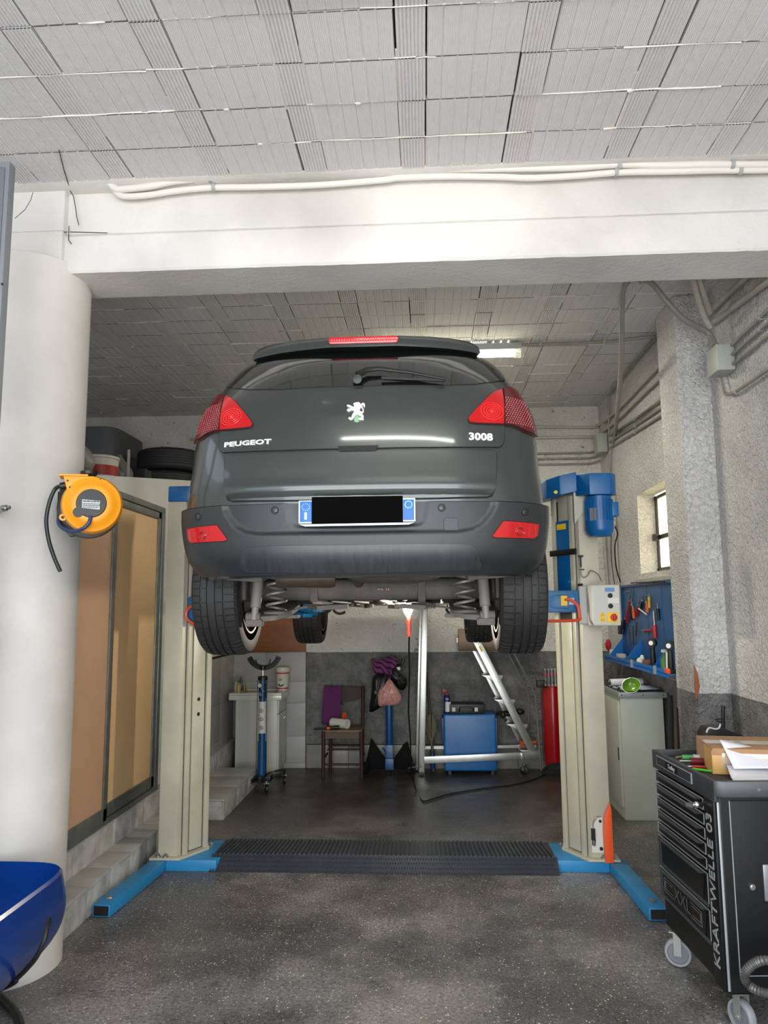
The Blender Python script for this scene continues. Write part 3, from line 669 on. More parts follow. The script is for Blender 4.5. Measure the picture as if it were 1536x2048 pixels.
# ---- emblem and lettering
CHR = mat('badge_chrome', 'f2f2ee', .28, .35)
EMB = [(590, 230), (650, 200), (760, 172), (850, 180), (905, 230), (930, 290), (955, 235), (1010, 200), (1070, 215), (1100, 270), (1110, 340), (1095, 385), (1055, 375), (1025, 320), (990, 275), (985, 330), (1010, 410), (1050, 480), (1055, 560), (1045, 610), (1000, 650), (955, 665), (990, 710), (1040, 740), (1045, 800), (1040, 880), (1052, 942), (960, 930), (890, 950), (840, 930), (812, 880), (850, 845), (930, 835), (945, 790), (880, 770), (770, 700), (700, 750), (640, 830), (590, 890), (560, 930), (500, 930), (455, 955), (430, 920), (380, 890), (385, 850), (430, 815), (480, 840), (525, 820), (535, 740), (580, 660), (640, 570), (600, 530), (540, 520), (480, 530), (445, 575), (415, 560), (365, 575), (318, 530), (320, 490), (380, 455), (450, 450), (505, 440), (440, 400), (350, 370), (305, 320), (340, 285), (420, 290), (500, 330), (570, 365), (640, 385), (618, 330), (620, 290)]
HOLE = [(935, 390), (895, 450), (870, 510), (905, 560), (960, 590), (1005, 560), (1000, 490), (965, 440)]
def emb(pts): return [hit(680+x*70/1536, 800+y*56/1229) for x, y in pts]
def plate_poly(name, poly, off, th, m, parent, hole=None):
    pts = [V(p) for p in poly]; n = len(pts); ed = [(i, (i+1) % n) for i in range(n)]
    if hole: k = len(hole); pts += [V(p) for p in hole]; ed += [(n+i, n+(i+1) % k) for i in range(k)]
    vs, _, fs, *_ = geometry.delaunay_2d_cdt(pts, ed, [], 1, 1e-6)
    def inside(q, c):
        r = False
        for (x1, z1), (x2, z2) in zip(q, q[1:]+q[:1]):
            if (z1 > c.y) != (z2 > c.y) and c.x < (x2-x1)*(c.y-z1)/(z2-z1)+x1: r = not r
        return r
    ok = []
    for f in fs:
        c = sum((vs[i] for i in f), V((0, 0)))/len(f)
        if inside(poly, c) and not (hole and inside(hole, c)): ok.append(list(f))
    b = MB(); N = len(vs); b.add([on(p.x, p.y, off+th) for p in vs] + [on(p.x, p.y, off) for p in vs], ok)
    cnt = {}
    for f in ok:
        for i in range(len(f)): e = tuple(sorted((f[i], f[(i+1) % len(f)]))); cnt[e] = cnt.get(e, 0)+1
    for (i, j), c in cnt.items():
        if c == 1: b.f.append([i, j, j+N, i+N]); b.mi.append(0)
    return b.build(name, m, parent, smooth=30)
lion = plate_poly('emblem', emb(EMB), .007, .006, CHR, gate, emb(HOLE))
plate_poly('emblem_leg_tint', emb([(760, 710), (860, 780), (800, 860), (850, 1000), (760, 1030), (650, 1010), (620, 900), (690, 790)]), .006, .004, mat('green_tint', '7fae80', .4), gate)
def lettering(name, s, pxc, size, width, m, parent, off=.010, bold=True, slope=0):
    cu = bpy.data.curves.new(name, 'FONT'); cu.body = s; cu.size = size; cu.extrude = .002; cu.align_x = 'CENTER'; cu.align_y = 'CENTER'; cu.resolution_u = 2
    if bold: cu.offset = size*.035
    t = bpy.data.objects.new(name, cu); COL.objects.link(t); dg = bpy.context.evaluated_depsgraph_get(); dg.update()
    me = bpy.data.meshes.new_from_object(t.evaluated_get(dg)); bpy.data.objects.remove(t); me.name = name
    c = hit(*pxc)
    for v_ in me.vertices:
        x, z = c[0]+v_.co.x*width, c[1]+v_.co.y; v_.co = on(x, z, off+v_.co.z) - OFF[car.name]
    me.materials.clear(); me.materials.append(m); o = bpy.data.objects.new(name, me); COL.objects.link(o); o.parent = parent; OFF[o.name] = OFF[car.name]; return o
lettering('lettering', 'PEUGEOT', (496, 888.5), .031, 1.62, CHR, gate)
lettering('lettering', '3008', (960, 876.5), .047, 1.12, CHR, gate)
# ---- wheels
def wheel_mesh():
    R, Wd = .338, .226; b = MB(); prof = []   # (x across, radius, block?)
    xs = [(-.113, .262, 0), (-.118, .29, 0), (-.112, .318, 0), (-.100, .331, 1), (-.075, .337, 1), (-.0555, .338, 1), (-.0545, .330, 0), (-.0465, .330, 0), (-.0455, .338, 2), (-.018, .338, 2), (-.0165, .330, 0), (-.0075, .330, 0), (-.006, .338, 3), (.021, .338, 3), (.0225, .330, 0), (.0315, .330, 0), (.033, .338, 2), (.056, .338, 2), (.0575, .330, 0), (.0645, .330, 0), (.0655, .337, 1), (.083, .335, 1), (.101, .329, 1), (.112, .316, 0), (.118, .29, 0), (.113, .262, 0)]
    pit = 62; ang = []
    for k in range(pit):
        a = k*math.tau/pit; d = math.tau/pit; ang += [(a, 0), (a+d*.80, 0), (a+d*.84, 1), (a+d*.96, 1)]
    vs = []
    for x, r, kind in xs:
        for i, (a, g) in enumerate(ang):
            rr = r - (.006 if g and (kind == 1 or (kind == 2 and (i//4) % 2 == 0)) else 0)
            aa = a + (x*.9 if kind else 0)*0.12
            vs.append((x, rr*math.cos(aa), rr*math.sin(aa)))
    n = len(ang)
    b.add(vs, [(i*n+k, i*n+(k+1) % n, (i+1)*n+(k+1) % n, (i+1)*n+k) for i in range(len(xs)-1) for k in range(n)])
    return b
def rim_parts(s):
    """s = +1: the outside of the wheel faces +X"""
    r = MB().lathe([(.218, -.112), (.228, -.113), (.226, -.095), (.206, -.085), (.200, -.03), (.190, .02), (.205, .07), (.222, .095), (.228, .105), (.222, .108), (.2, .085), (.185, .045)], (0, 0, 0), (s, 0, 0), 48)
    sp_ = MB()
    for k in range(7):
        a = k*math.tau/7; ca, sa = math.cos(a), math.sin(a); sp_.bar((s*.055, .04*ca, .04*sa), (s*.07, .205*ca, .205*sa), .05, .03, up=(1, 0, 0))
    sp_.lathe([(.0, .075), (.06, .07), (.068, .04)], (0, 0, 0), (s, 0, 0), 24)
    hub = MB().lathe([(.0, -.08), (.055, -.08), (.06, -.03), (.13, -.028), (.135, -.01), (.06, -.005), (.05, .05)], (0, 0, 0), (s, 0, 0), 32)
    return r, sp_, hub
RUB = mat('tyre_rubber', '232323', .62, bump=(90, .1, .001), var=(5, .3))
tyre0 = wheel_mesh()
for (y, zc, hw) in ((RYW, RZ, .752), (FYW, 1.722, .745)):
    for s in (-1, 1):
        root = bpy.data.objects.new('wheel', bpy.data.meshes.new('wheel')); bpy.data.objects.remove(root)
        cen = V((CX+s*hw, y, zc)); t = MB(); t.v = [V((v.x*s, v.y, v.z))+cen for v in tyre0.v]; t.f = tyre0.f; t.mi = tyre0.mi
        tr = t.build('wheel', RUB, car, smooth=25)
        r_, s_, h_ = rim_parts(s)
        for nm, mb, mt in (('rim', r_, SILV), ('spokes', s_, SILV), ('brake_disc', h_, GREYD)):
            mb.v = [v+cen for v in mb.v]; mb.build(nm, mt, tr, smooth=30)
# ---- underside
fl = MB(); fl.box(CX-.72, CX+.72, 4.25, 6.15, 1.765, 1.80).box(CX-.45, CX+.45, 6.15, 7.2, 1.74, 1.80).box(CX-.62, CX+.62, 3.3, 4.3, 1.93, 1.98).box(CX-.16, CX+.16, 4.3, 6.4, 1.74, 1.77)
for x in (-.42, .42): fl.box(CX+x-.04, CX+x+.04, 4.3, 6.3, 1.72, 1.77)
fl.build('floor_pan', GREYD, car, bevel=.008)
for s in (-1, 1):   # wheel arch liners
    b = MB(); b.grid(17, 2, lambda u, v: V((CX+s*(.58+.22*v), RYW+.37*math.cos(math.pi*u), RZ+.05+.36*math.sin(math.pi*u)))); b.grid(17, 2, lambda u, v: V((CX+s*(.56+.22*v), FYW+.37*math.cos(math.pi*u), RZ+.05+.36*math.sin(math.pi*u))))
    b.build('arch_liner', GREYD, car)
ax_ = MB().cyl((CX-.60, 3.98, 1.795), (CX+.60, 3.98, 1.795), .058, 20)
ax_.box(CX-.33, CX-.29, 3.915, 3.93, 1.73, 1.86).box(CX+.24, CX+.28, 3.915, 3.93, 1.70, 1.86)
axle = ax_.build('rear_axle', GREYM, car, bevel=.004)
m_ = MB()
lb = P(770, 1179, Y=3.915)
MB().box(lb.x-.038, lb.x-.004, 3.910, 3.918, lb.z-.009, lb.z+.009).build('warning_sticker', mat('sticker_black', '141212', .4), axle); 
for k, dx in enumerate((-.028, -.012, .012, .024)): m_.obox((lb.x+dx-.016+.012, 3.908, lb.z+.001), (.009, .002, .006), (0, 30*k, 0))
m_.build('sticker_print', mat('sticker_print', 'd9776a', .4), axle)
for s in (-1, 1):
    tr = MB()   # trailing arm casting
    tr.prism([(CX+s*.40, 3.76, 1.66), (CX+s*.47, 3.70, 1.635), (CX+s*.60, 3.69, 1.625), (CX+s*.64, 3.78, 1.65), (CX+s*.64, 4.1, 1.74), (CX+s*.5, 4.25, 1.75), (CX+s*.40, 4.0, 1.69)], (0, 0, .028))
    tr.obox((CX+s*.575, 3.70, 1.625), (.085, .06, .035)).obox((CX+s*.46, 3.82, 1.655), (.17, .12, .02)).cyl((CX+s*.545, 3.70, 1.655), (CX+s*.62, 3.70, 1.655), .024, 14)
    tr.cyl((CX+s*.62, 3.9, RZ), (CX+s*.70, 3.9, RZ), .07, 16).obox((CX+s*.655, 3.92, 1.74), (.04, .10, .12))
    tr.build('suspension_arm', GREYM, car, bevel=.008)
    sh = MB().cyl((CX+s*.572, 3.70, 1.70), (CX+s*.565, 3.76, 1.95), .027, 18).cyl((CX+s*.576, 3.69, 1.64), (CX+s*.572, 3.70, 1.71), .018, 14)
    sh.build('shock_absorber', SHOCK, car)
    nn = 5.4; pts = [V((CX+s*.475+.048*math.cos(t*math.tau), 3.74+.048*math.sin(t*math.tau), 1.685+.27*t/nn)) for t in (i*nn/120 for i in range(121))]
    MB().tube(pts, .0075, 8).build('coil_spring', mat('spring_steel', '8a8781', .45, .4), car)
    MB().lathe([(.0, 0), (.062, 0), (.066, .012), (.045, .02), (.0, .02)], (CX+s*.475, 3.74, 1.668), (0, 0, 1), 24).build('spring_seat', GREYM, car)
    cal = MB().obox((CX+s*.655, 3.76, 1.80), (.05, .08, .12)).obox((CX+s*.66, 3.74, 1.76), (.03, .05, .05)).tube(sm([(CX+s*.64, 3.74, 1.84), (CX+s*.66, 3.70, 1.87), (CX+s*.62, 3.70, 1.90), (CX+s*.60, 3.74, 1.86)], 5), .006, 6)
    cal.build('brake_caliper', GREYM, car, bevel=.008)
    hb = MB().tube(sm([(CX+s*.45, 3.85, 1.68), (CX+s*.36, 3.84, 1.70), (CX+s*.27, 3.84, 1.705), (CX+s*.16, 3.84, 1.71)], 6), .007, 6)
    for k in range(9): hb.lathe([(.011, 0), (.017, .003), (.011, .006)], (CX+s*(.33-.009*k), 3.84, 1.703), (-s, 0, 0), 10)
    hb.obox((CX+s*.20, 3.84, 1.70), (.16, .05, .022), (0, s*3, 0)); hb.build('handbrake_cable', GREYM, car)
    hk = P(906 if s > 0 else 680, 1218, Y=4.5); hk_r = .035
    hk2 = MB().tube([hk+V((hk_r*math.cos(a)*1.1, 0, hk_r*math.sin(a)*.8)) for a in (k*math.tau/16+.6 for k in range(14))], .008, 8).tube([hk+V((-s*-.03, 0, .02)), hk+V((s*.09, .05, -.025)) if s < 0 else hk+V((.02, .0, .06))], .009, 8)
    hk2.build('tie_down_hook', GREYD, car)
# silencer, heat shield, spare wheel pan, sill clutter
mu = MB().lathe([(.0, 0), (.035, .0), (.062, .008), (.068, .03), (.068, .26), (.062, .285), (.0, .29)], (CX-.43, 3.48, 1.865), (1, .1, -.02), 28)
mu.lathe([(.03, 0), (.035, -.006), (.035, -.05), (.028, -.05)], (CX-.33, 3.43, 1.875), (0, 1, 0), 20)
ex = mu.build('exhaust', MUFF, car, smooth=35)
MB().tube(sm([(CX-.16, 3.55, 1.87), (CX-.10, 3.75, 1.88), (CX-.05, 4.1, 1.78), (CX+.02, 4.6, 1.745), (CX+.02, 6.2, 1.74)], 8), .025, 12).build('pipe', MUFF, ex)
b = MB()
b.grid(25, 13, lambda u, v: (lambda r, a: V((CX+.13+.31*r*math.copysign(abs(math.cos(a))**.8, math.cos(a)), 3.55+.24*r*math.sin(a), 1.905-.092*(1-r**4)+.004*math.sin(a*6)*r)))(v, u*math.tau))
b.build('spare_wheel_pan', mat('pan_heat_shield', '77726a', .55, .35, var=(7, .4)), car)
cl = MB(); rr = random.Random(5)
for k in range(26):
    x = -.42+.84*rr.random(); y = 5.0+1.2*rr.random(); cl.obox((CX+x, y, 1.725+rr.uniform(-.02, .02)), (rr.uniform(.05, .22), rr.uniform(.05, .2), rr.uniform(.015, .04)), (0, rr.uniform(-6, 6), 0))
for k in range(7): x = -.4+k*.13; cl.tube([(CX+x, 4.3, 1.735), (CX+x+.03, 5.2, 1.73), (CX+x-.02, 6.1, 1.72)], .008, 6)
cl.build('underbody_pipes', GREYD, car, bevel=.004)
for s in (-1, 1):
    MB().obox((CX+s*.60, 3.50, 1.855), (.26, .22, .03), (8, s*-4, 0)).obox((CX+s*.62, 3.42, 1.87), (.20, .10, .05), (0, s*10, 0)).build('corner_undertray', GREYM, car, bevel=.01)
# ================================================================ two-post lift
CRM = mat('cream_enamel', 'bdb9a4', .38, var=(3, .18), bump=(30, .05, .002)); LBL = mat('lift_blue', '06609f', .35, var=(5, .2)); LBL2 = mat('floor_plate_blue', '2489c2', .4, var=(7, .4, '2c6488')); ORG = mat('orange_enamel', 'f2571c', .45); ORH = mat('red_orange_tube', 'd24a2a', .4)
STEEL = mat('zinc_steel', '9a9b98', .35, .8); YEL = mat('warning_yellow', 'f0c21a', .5)
lift = thing('car_lift', 'two-post car lift with cream columns and blue floor frame under the grey car', 'car lift', (-.3, 5.1, 0))
def post(s, xo, y0, top):
    """s=+1: the column whose open side faces +X; xo the outer side"""
    A = lambda x, y: (xo+s*x, y0+y)
    poly = [A(0, 0), A(.125, 0), A(.135, .02), A(.145, .035), A(.25, .225), A(.25, .26), A(0, .28)]
    root = MB().prism([(x, y, .085) for x, y in poly], (0, 0, top-.085)).build('column', CRM, lift, bevel=.004)
    # dark slots and the plates between them on the slanted inner side
    a = V((*A(.145, .035), 0)); c = V((*A(.25, .225), 0)); d = (c-a); n = V((d.y, -d.x, 0)).normalized()*s
    def strip(t0, t1, z0, z1, off, th, m, name, parent=root, bev=.002):
        p, q = a+d*t0, a+d*t1; return MB().prism([p+n*off+V((0, 0, z0)), q+n*off+V((0, 0, z0)), q+n*(off+th)+V((0, 0, z0)), p+n*(off+th)+V((0, 0, z0))], (0, 0, z1-z0)).build(name, m, parent, bevel=bev)
    strip(-.02, 1.0, .09, top-.04, -.002, .004, BLACK, 'slot')
    strip(.0, .16, .085, top-.02, 0, .022, CRM, 'flange'); strip(.84, 1.02, .085, top-.02, 0, .020, CRM, 'flange')
    strip(.25, .76, .10, 1.60, 0, .014, CRM, 'cover_plate')
    if s > 0:
        for z in (.98, 1.08): p = a+d*.5+n*.012+V((0, 0, z)); MB().cyl(p, p+n*.004, .013, 16).build('bolt_hole', BLACK, root)
    strip(.25, .72, 2.27, top-.01, 0, .010, CRM, 'cover_plate')
    return root, a, d, n, strip
TOPL, TOPR = 2.44, 2.47
pl_, aL, dL, nL, stL = post(1, -1.782, 5.02, TOPL)
pr_, aR, dR, nR, stR = post(-1, 1.172, 5.08, TOPR)
MB().prism([(-1.785, 5.015, TOPL), (-1.63, 5.015, TOPL), (-1.50, 5.26, TOPL), (-1.50, 5.32, TOPL), (-1.785, 5.32, TOPL)], (0, 0, .11)).build('blue_cap', LBL, pl_, bevel=.012)
# right head: angular belt cover and motor housing
hd = MB().prism([(.835, 5.36, TOPR-.035), (.85, 5.14, TOPR-.035), (.925, 5.06, TOPR-.02), (1.04, 5.04, TOPR), (1.045, 5.36, TOPR)], (0, 0, .135))
hd.prism([(1.03, 5.07, TOPR-.03), (1.10, 4.93, TOPR-.04), (1.24, 4.93, TOPR-.04), (1.285, 4.98, TOPR-.04), (1.285, 5.28, TOPR-.02), (1.04, 5.32, TOPR)], (0, 0, .145))
hd = hd.build('belt_cover', LBL, pr_, bevel=.008)
MB().cyl((.90, 5.088, TOPR-.0), (.90, 5.06, TOPR-.0), .012, 16).build('badge', YEL, hd)
MB().prism([(1.02, 5.078, TOPR), (1.165, 5.078, TOPR), (1.165, 5.078, TOPR-.02), (1.02, 5.078, TOPR-.22)], (0, -.012, 0)).build('gusset', CRM, hd)
mo = MB().cyl((1.175, 5.02, 2.425), (1.175, 5.02, 2.26), .088, 32)
for k in range(26):
    a = k*math.tau/26; mo.obox((1.175+.09*math.cos(a), 5.02+.09*math.sin(a), 2.33), (.012, .004, .15), (0, 0, math.degrees(a)))
mo = mo.build('motor', LBL, pr_)
MB().lathe([(.0, 0), (.07, .004), (.09, .03), (.096, .05), (.096, .105), (.0, .105)], (1.175, 5.02, 2.155), (0, 0, 1), 32).build('fan_cowl', LBL, mo)
MB().box(1.235, 1.295, 4.97, 5.05, 2.29, 2.385).build('terminal_box', LBL, mo, bevel=.006)
MB().obox((1.118, 4.945, 2.30), (.045, .004, .085), (0, 0, -28)).build('rating_plate', STEEL, mo)
MB().tube(sm([(1.265, 5.0, 2.29), (1.27, 5.02, 2.24), (1.30, 5.05, 2.18), (1.29, 5.1, 2.1), (1.28, 5.05, 1.95), (1.285, 4.98, 1.85)], 6), .005, 6).build('cable', BLACK, mo)
# carriage on the right: blue slide, rubber band, arm block, hoop
stR(.22, .80, 1.80, 2.285, .004, .016, LBL, 'slide', pr_)
stR(-.12, 1.12, 2.045, 2.085, .012, .016, BLACK, 'rubber_band', pr_)
stR(.30, .74, 2.225, 2.265, .021, .002, YEL, 'warning_label', pr_)
cb = MB().box(.76, 1.02, 5.02, 5.30, 1.655, 1.80).prism([(.45, 5.2, 1.70), (.76, 5.03, 1.68), (.95, 5.0, 1.68), (.95, 5.1, 1.68), (.5, 5.32, 1.70)], (0, 0, .09)).build('swing_arm', mat('arm_blue', '0c6aa0', .4, var=(6, .3)), lift, bevel=.01)
MB().box(.895, .935, 4.994, 5.0, 1.70, 1.765).build('warning_label', YEL, cb); MB().box(.94, .985, 5.012, 5.018, 1.705, 1.75).build('info_label', mat('label_pale', 'b8c4dd', .5), cb)
MB().tube(sm([(.68, 4.98, 1.60), (.86, 4.96, 1.60), (.995, 4.97, 1.605), (1.01, 4.98, 1.63), (1.0, 4.98, 1.70), (.96, 4.99, 1.735), (.92, 5.0, 1.74)], 6), .010, 8).build('foot_guard', ORH, cb)
MB().box(.35, .52, 5.15, 5.35, 1.66, 1.84).build('lifting_pad', BLACK, cb, bevel=.01)
# and on the left
stL(.2, .8, 1.62, 2.15, .004, .016, LBL, 'slide', pl_); stL(-.1, 1.1, 2.02, 2.06, .012, .016, BLACK, 'rubber_band', pl_)
cb = MB().box(-1.62, -1.30, 5.0, 5.25, 1.60, 1.78).prism([(-1.3, 5.05, 1.68), (-.93, 5.28, 1.69), (-.93, 5.42, 1.69), (-1.3, 5.2, 1.68)], (0, 0, .08)).build('swing_arm', mat('arm_blue', '0c6aa0', .4), lift, bevel=.01)
MB().tube(sm([(-1.40, 4.96, 1.73), (-1.55, 4.95, 1.725), (-1.61, 4.96, 1.69), (-1.615, 4.96, 1.64), (-1.57, 4.96, 1.60), (-1.45, 4.95, 1.545), (-1.38, 4.95, 1.53)], 6), .010, 8).build('foot_guard', ORH, cb)
MB().box(-1.10, -.93, 5.2, 5.38, 1.66, 1.84).build('lifting_pad', BLACK, cb, bevel=.01)
# front swing arms reaching to the front sills
MB().bar(P(578, 1222, Y=6.1), P(616, 1231, Y=5.95), .10, .03).build('swing_arm', mat('arm_blue', '0c6aa0', .4), lift, bevel=.005)
MB().bar((-1.5, 5.35, 1.71), (-.95, 6.3, 1.66), .09, .06).box(-1.03, -.87, 6.22, 6.38, 1.66, 1.83).build('swing_arm', mat('arm_blue', '0c6aa0', .4), lift, bevel=.005)
MB().bar((.9, 5.38, 1.71), (.42, 6.25, 1.70), .09, .06).box(.34, .5, 6.17, 6.33, 1.68, 1.83).build('swing_arm', mat('arm_blue', '0c6aa0', .4), lift, bevel=.005)
# floor frame
base = MB().prism([(-1.80, 5.005, 0), (-1.39, 5.005, 0), (-1.30, 5.42, 0), (-1.80, 5.42, 0)], (0, 0, .07)).prism([(1.20, 5.07, 0), (.80, 5.07, 0), (.72, 5.42, 0), (1.20, 5.45, 0)], (0, 0, .07))
base.box(-1.4, .85, 5.1, 5.38, 0, .055)
base = base.build('floor_frame', LBL2, lift, bevel=.004)
for s, p0, p1 in ((1, (-1.765, 5.10), (-1.828, 4.27)), (-1, (1.20, 5.12), (1.235, 4.33))):
    a = V((*p0, .036)); c = V((*p1, .036)); pt = MB().bar(a, c, .105, .066, up=(0, 0, 1)).build('outrigger', LBL2, lift, bevel=.006)
    e = c+(a-c).normalized()*.09; MB().obox((e.x, e.y, .074), (.032, .032, .012), (0, 0, 10)).build('bolt_head', STEEL, pt, bevel=.002)
    e = c+(c-a).normalized()*.001; MB().bar(e, e+(c-a).normalized()*.003, .085, .05, up=(0, 0, 1)).build('end_opening', BLACK, pt)
for xs, y0 in ((-1.80, 5.0), (1.19, 5.06)):
    q = 1 if xs < 0 else -1; pp = MB().prism([(xs-q*.03, y0-.012, .07), (xs+q*.17, y0-.012, .07), (xs+q*.30, y0+.22, .07), (xs+q*.30, y0+.33, .07), (xs-q*.03, y0+.33, .07)], (0, 0, .014)).build('base_plate', CRM, lift, bevel=.003)
    for bx, by in ((.02, .02), (.07, .015), (.285, .25)):
        c = V((xs+q*bx, y0+by, .084)); MB().cyl(c, c+V((0, 0, .010)), .02, 16).cyl(c, c+V((0, 0, .022)), .012, 6).build('anchor_bolt', STEEL, pp)
# orange toe guard and micro-switch on the right column
tg = MB().prism([(1.120, 5.052, .07), (1.172, 5.052, .07), (1.172, 5.052, .40), (1.163, 5.052, .44), (1.125, 5.052, .35), (1.118, 5.052, .26)], (0, -.022, 0)).build('toe_guard', ORG, lift, bevel=.003)
b = MB().prism([(1.045, 5.078, .12), (1.12, 5.078, .12), (1.12, 5.078, .34), (1.10, 5.078, .345), (1.05, 5.078, .28)], (0, -.004, 0)).build('switch_plate', mat('pale_plate', 'd7d7cd', .5), pr_)
MB().cyl((1.105, 5.074, .315), (1.105, 5.066, .315), .009, 12).build('bolt', BLACK, b); MB().cyl((1.105, 5.074, .145), (1.105, 5.066, .145), .011, 12).build('bolt', BLACK, b)
MB().box(1.045, 1.068, 5.055, 5.074, .20, .27).tube([(1.052, 5.06, .20), (1.050, 5.06, .17), (1.062, 5.06, .165), (1.066, 5.06, .20)], .004, 6).build('limit_switch', BLACK, b); MB().tube(sm([(1.055, 5.06, .27), (1.06, 5.06, .31), (1.08, 5.06, .34), (1.11, 5.06, .345)], 5), .003, 6).build('wire', STEEL, b)
# switches and cable above the control box
m_ = MB().obox((1.05, 5.062, 2.03), (.03, .02, .012)).obox((1.05, 5.066, 1.99), (.008, .01, .07)).obox((1.055, 5.06, 1.94), (.03, .012, .006)).obox((1.037, 5.05, 1.80), (.02, .03, .09), (0, 0, 20)).build('limit_switch', BLACK, pr_)
MB().tube(sm([(1.05, 5.06, 1.93), (1.058, 5.055, 1.89), (1.09, 5.05, 1.90), (1.105, 5.05, 1.93), (1.13, 5.05, 1.925), (1.16, 5.04, 1.90), (1.17, 5.02, 1.86)], 6), .004, 6).build('wire', STEEL, pr_)
bx = MB().box(1.02, 1.16, 5.02, 5.08, 1.575, 1.83).build('back_box', mat('box_grey', 'a7a9a4', .45), pr_, bevel=.015)
CB = mat('control_box_grey', 'c2c3b8', .4); cbx = MB().obox((1.165, 4.965, 1.700), (.185, .11, .265), (0, 0, 6)).build('control_box', CB, lift, bevel=.012, seg=3)
def onbox(x, z): return V((1.165, 4.965, 1.70)) + Euler((0, 0, math.radians(6))).to_matrix() @ V((x, -.0565, z))
NB = (Euler((0, 0, math.radians(6))).to_matrix() @ V((0, -1, 0)))
for z in (.062, -.005): MB().cyl(onbox(.025, z), onbox(.025, z)+NB*.008, .0155, 20).build('push_button', BLACK, cbx, bevel=.002)
MB().obox(onbox(.025, .10), (.062, .003, .026), (0, 0, 6)).build('blue_label', mat('label_blue', '5f8cc0', .5), cbx)
MB().obox(onbox(.045, .030), (.075, .003, .034), (0, 0, 6)).build('white_label', mat('label_white', 'd5d6cd', .5), cbx)
y_ = MB().obox(onbox(.035, -.078), (.072, .004, .064), (0, 0, 6)).build('switch_plate', YEL, cbx, bevel=.004)
MB().cyl(onbox(.042, -.078), onbox(.042, -.078)+NB*.014, .022, 20).obox(onbox(.042, -.078)+NB*.018, (.014, .016, .046), (0, 0, 6)).build('rotary_switch', mat('switch_red', 'b81a22', .4), y_, bevel=.002)
wl2 = MB().obox(onbox(-.030, -.078), (.03, .003, .055), (0, 0, 6)).build('warning_label', YEL, cbx)
c = onbox(-.030, -.062)+NB*.002; MB().tube([c+V((-.009, 0, -.007)), c+V((.009, 0, -.007)), c+V((0, 0, .010))], .0012, 4, closed=True).tube([onbox(-.038, -.085)+NB*.002, onbox(-.038, -.098)+NB*.002, onbox(-.022, -.098)+NB*.002, onbox(-.022, -.085)+NB*.002], .0014, 4).build('symbol', BLACK, wl2)
# rubber ramp over the cross member
RR = mat('ramp_rubber', '2d3138', .36, bump=(60, .2, .003), var=(3, .3, '454c58'))
b = MB(); xa, xb_, ya, yb = -1.43, .815, 5.04, 5.40; b.box(xa, xb_, 5.09, yb, .056, .082)
nr = 76
for k in range(nr):
    x = xa+(xb_-xa)*(k+.5)/nr; sk_x = (x-(-.3))*-.03
    b.prism([(x-.008, 5.085, .082), (x+.008, 5.085, .082), (x+.008+sk_x, yb-.004, .082), (x-.008+sk_x, yb-.004, .082)], (0, 0, .010))
ramp = b.build('cover_mat', RR, None); tag(ramp, 'black ribbed rubber cover mat lying across the floor between the lift columns', 'rubber mat')
b = MB().prism([(xa-.01, 5.0, .001), (xa-.01, 5.088, .001), (xa-.01, 5.088, .086)], (xb_-xa+.02, 0, 0))
for r in range(4):
    for k in range(130):
        t = (r+.5)/4; x = xa+(xb_-xa)*(k+.5*(r % 2)+.3)/130.5; c = V((x, 5.0+.088*t-.004, .001+.086*t)); b.obox(c, (.009, .010, .012), (45, 0, 0))
b.build('studded_edge', RR, ramp, kind='stuff')
# ================================================================ left side
ALU = mat('dull_aluminium', '8f928e', .4, .75, var=(8, .3)); MDF = mat('fibreboard', 'dcb888', .6, var=(2.2, .28, 'c09a66'), bump=(60, .06, .001)); MDF2 = mat('fibreboard_lower', 'd0a684', .6, var=(3, .3, 'b08a68'))
wr = thing('cupboard_doors', 'tall brown board doors in aluminium frames along the left wall', 'door', (XL, 4.9, .33))
MB().box(XL-.005, XL+.012, 4.04, 5.76, .335, 2.47).build('opening', DARKGAP, wr)
MB().box(XL-.0, XL+.05, 4.04, 5.78, 2.455, 2.50).box(XL, XL+.05, 5.72, 5.78, .335, 2.46).box(XL, XL+.055, 4.04, 5.78, .33, .365).build('frame', ALU, wr, bevel=.004)
def door(y0, y1, x, m, nm='sliding_door'):
    d = MB().box(x, x+.03, y0, y0+.05, .37, 2.45).box(x, x+.03, y1-.05, y1, .37, 2.45).box(x, x+.03, y0, y1, .37, .45).box(x, x+.03, y0, y1, 2.40, 2.45).build(nm, ALU, wr, bevel=.003)
    MB().box(x+.008, x+.018, y0+.05, y1-.05, .45, 2.40).build('board', m, d, bevel=.002); return d
door(4.06, 4.80, XL+.045, MDF2); door(4.83, 5.70, XL+.015, MDF)
MB().box(XL+.02, XL+.052, 4.80, 4.835, .37, 2.45).build('dark_gap', BLACK, wr)
# hose reel on the column
OR = mat('reel_orange', 'f09a12', .42, var=(3, .15)); RBK = mat('reel_black', '141414', .45)
rc = V((-1.585, 3.42, 2.175))
reel = thing('hose_reel', 'orange air hose reel with black hub fixed to the white column', 'hose reel', (rc.x, rc.y, 2.0))
ax = V((.36, -.93, .02)).normalized()
g = MB().lathe([(.0, -.05), (.112, -.05), (.122, -.04), (.124, -.005), (.116, .012), (.100, .018), (.085, .035), (.072, .040), (.0, .040)], rc, ax, 48)
body = g.build('housing', OR, reel, smooth=30)
MB().lathe([(.0, .048), (.058, .046), (.062, .038)], rc, ax, 40).build('hub_cover', RBK, body)
sx, sy = frame(ax); up_ = V((0, 0, 1)); rt = up_.cross(ax).normalized(); 
if rt.x < 0: rt = -rt
up_ = ax.cross(rt) if ax.cross(rt).z > 0 else rt.cross(ax)
def rp(a, b_, h): return rc + rt*a + up_*b_ + ax*h
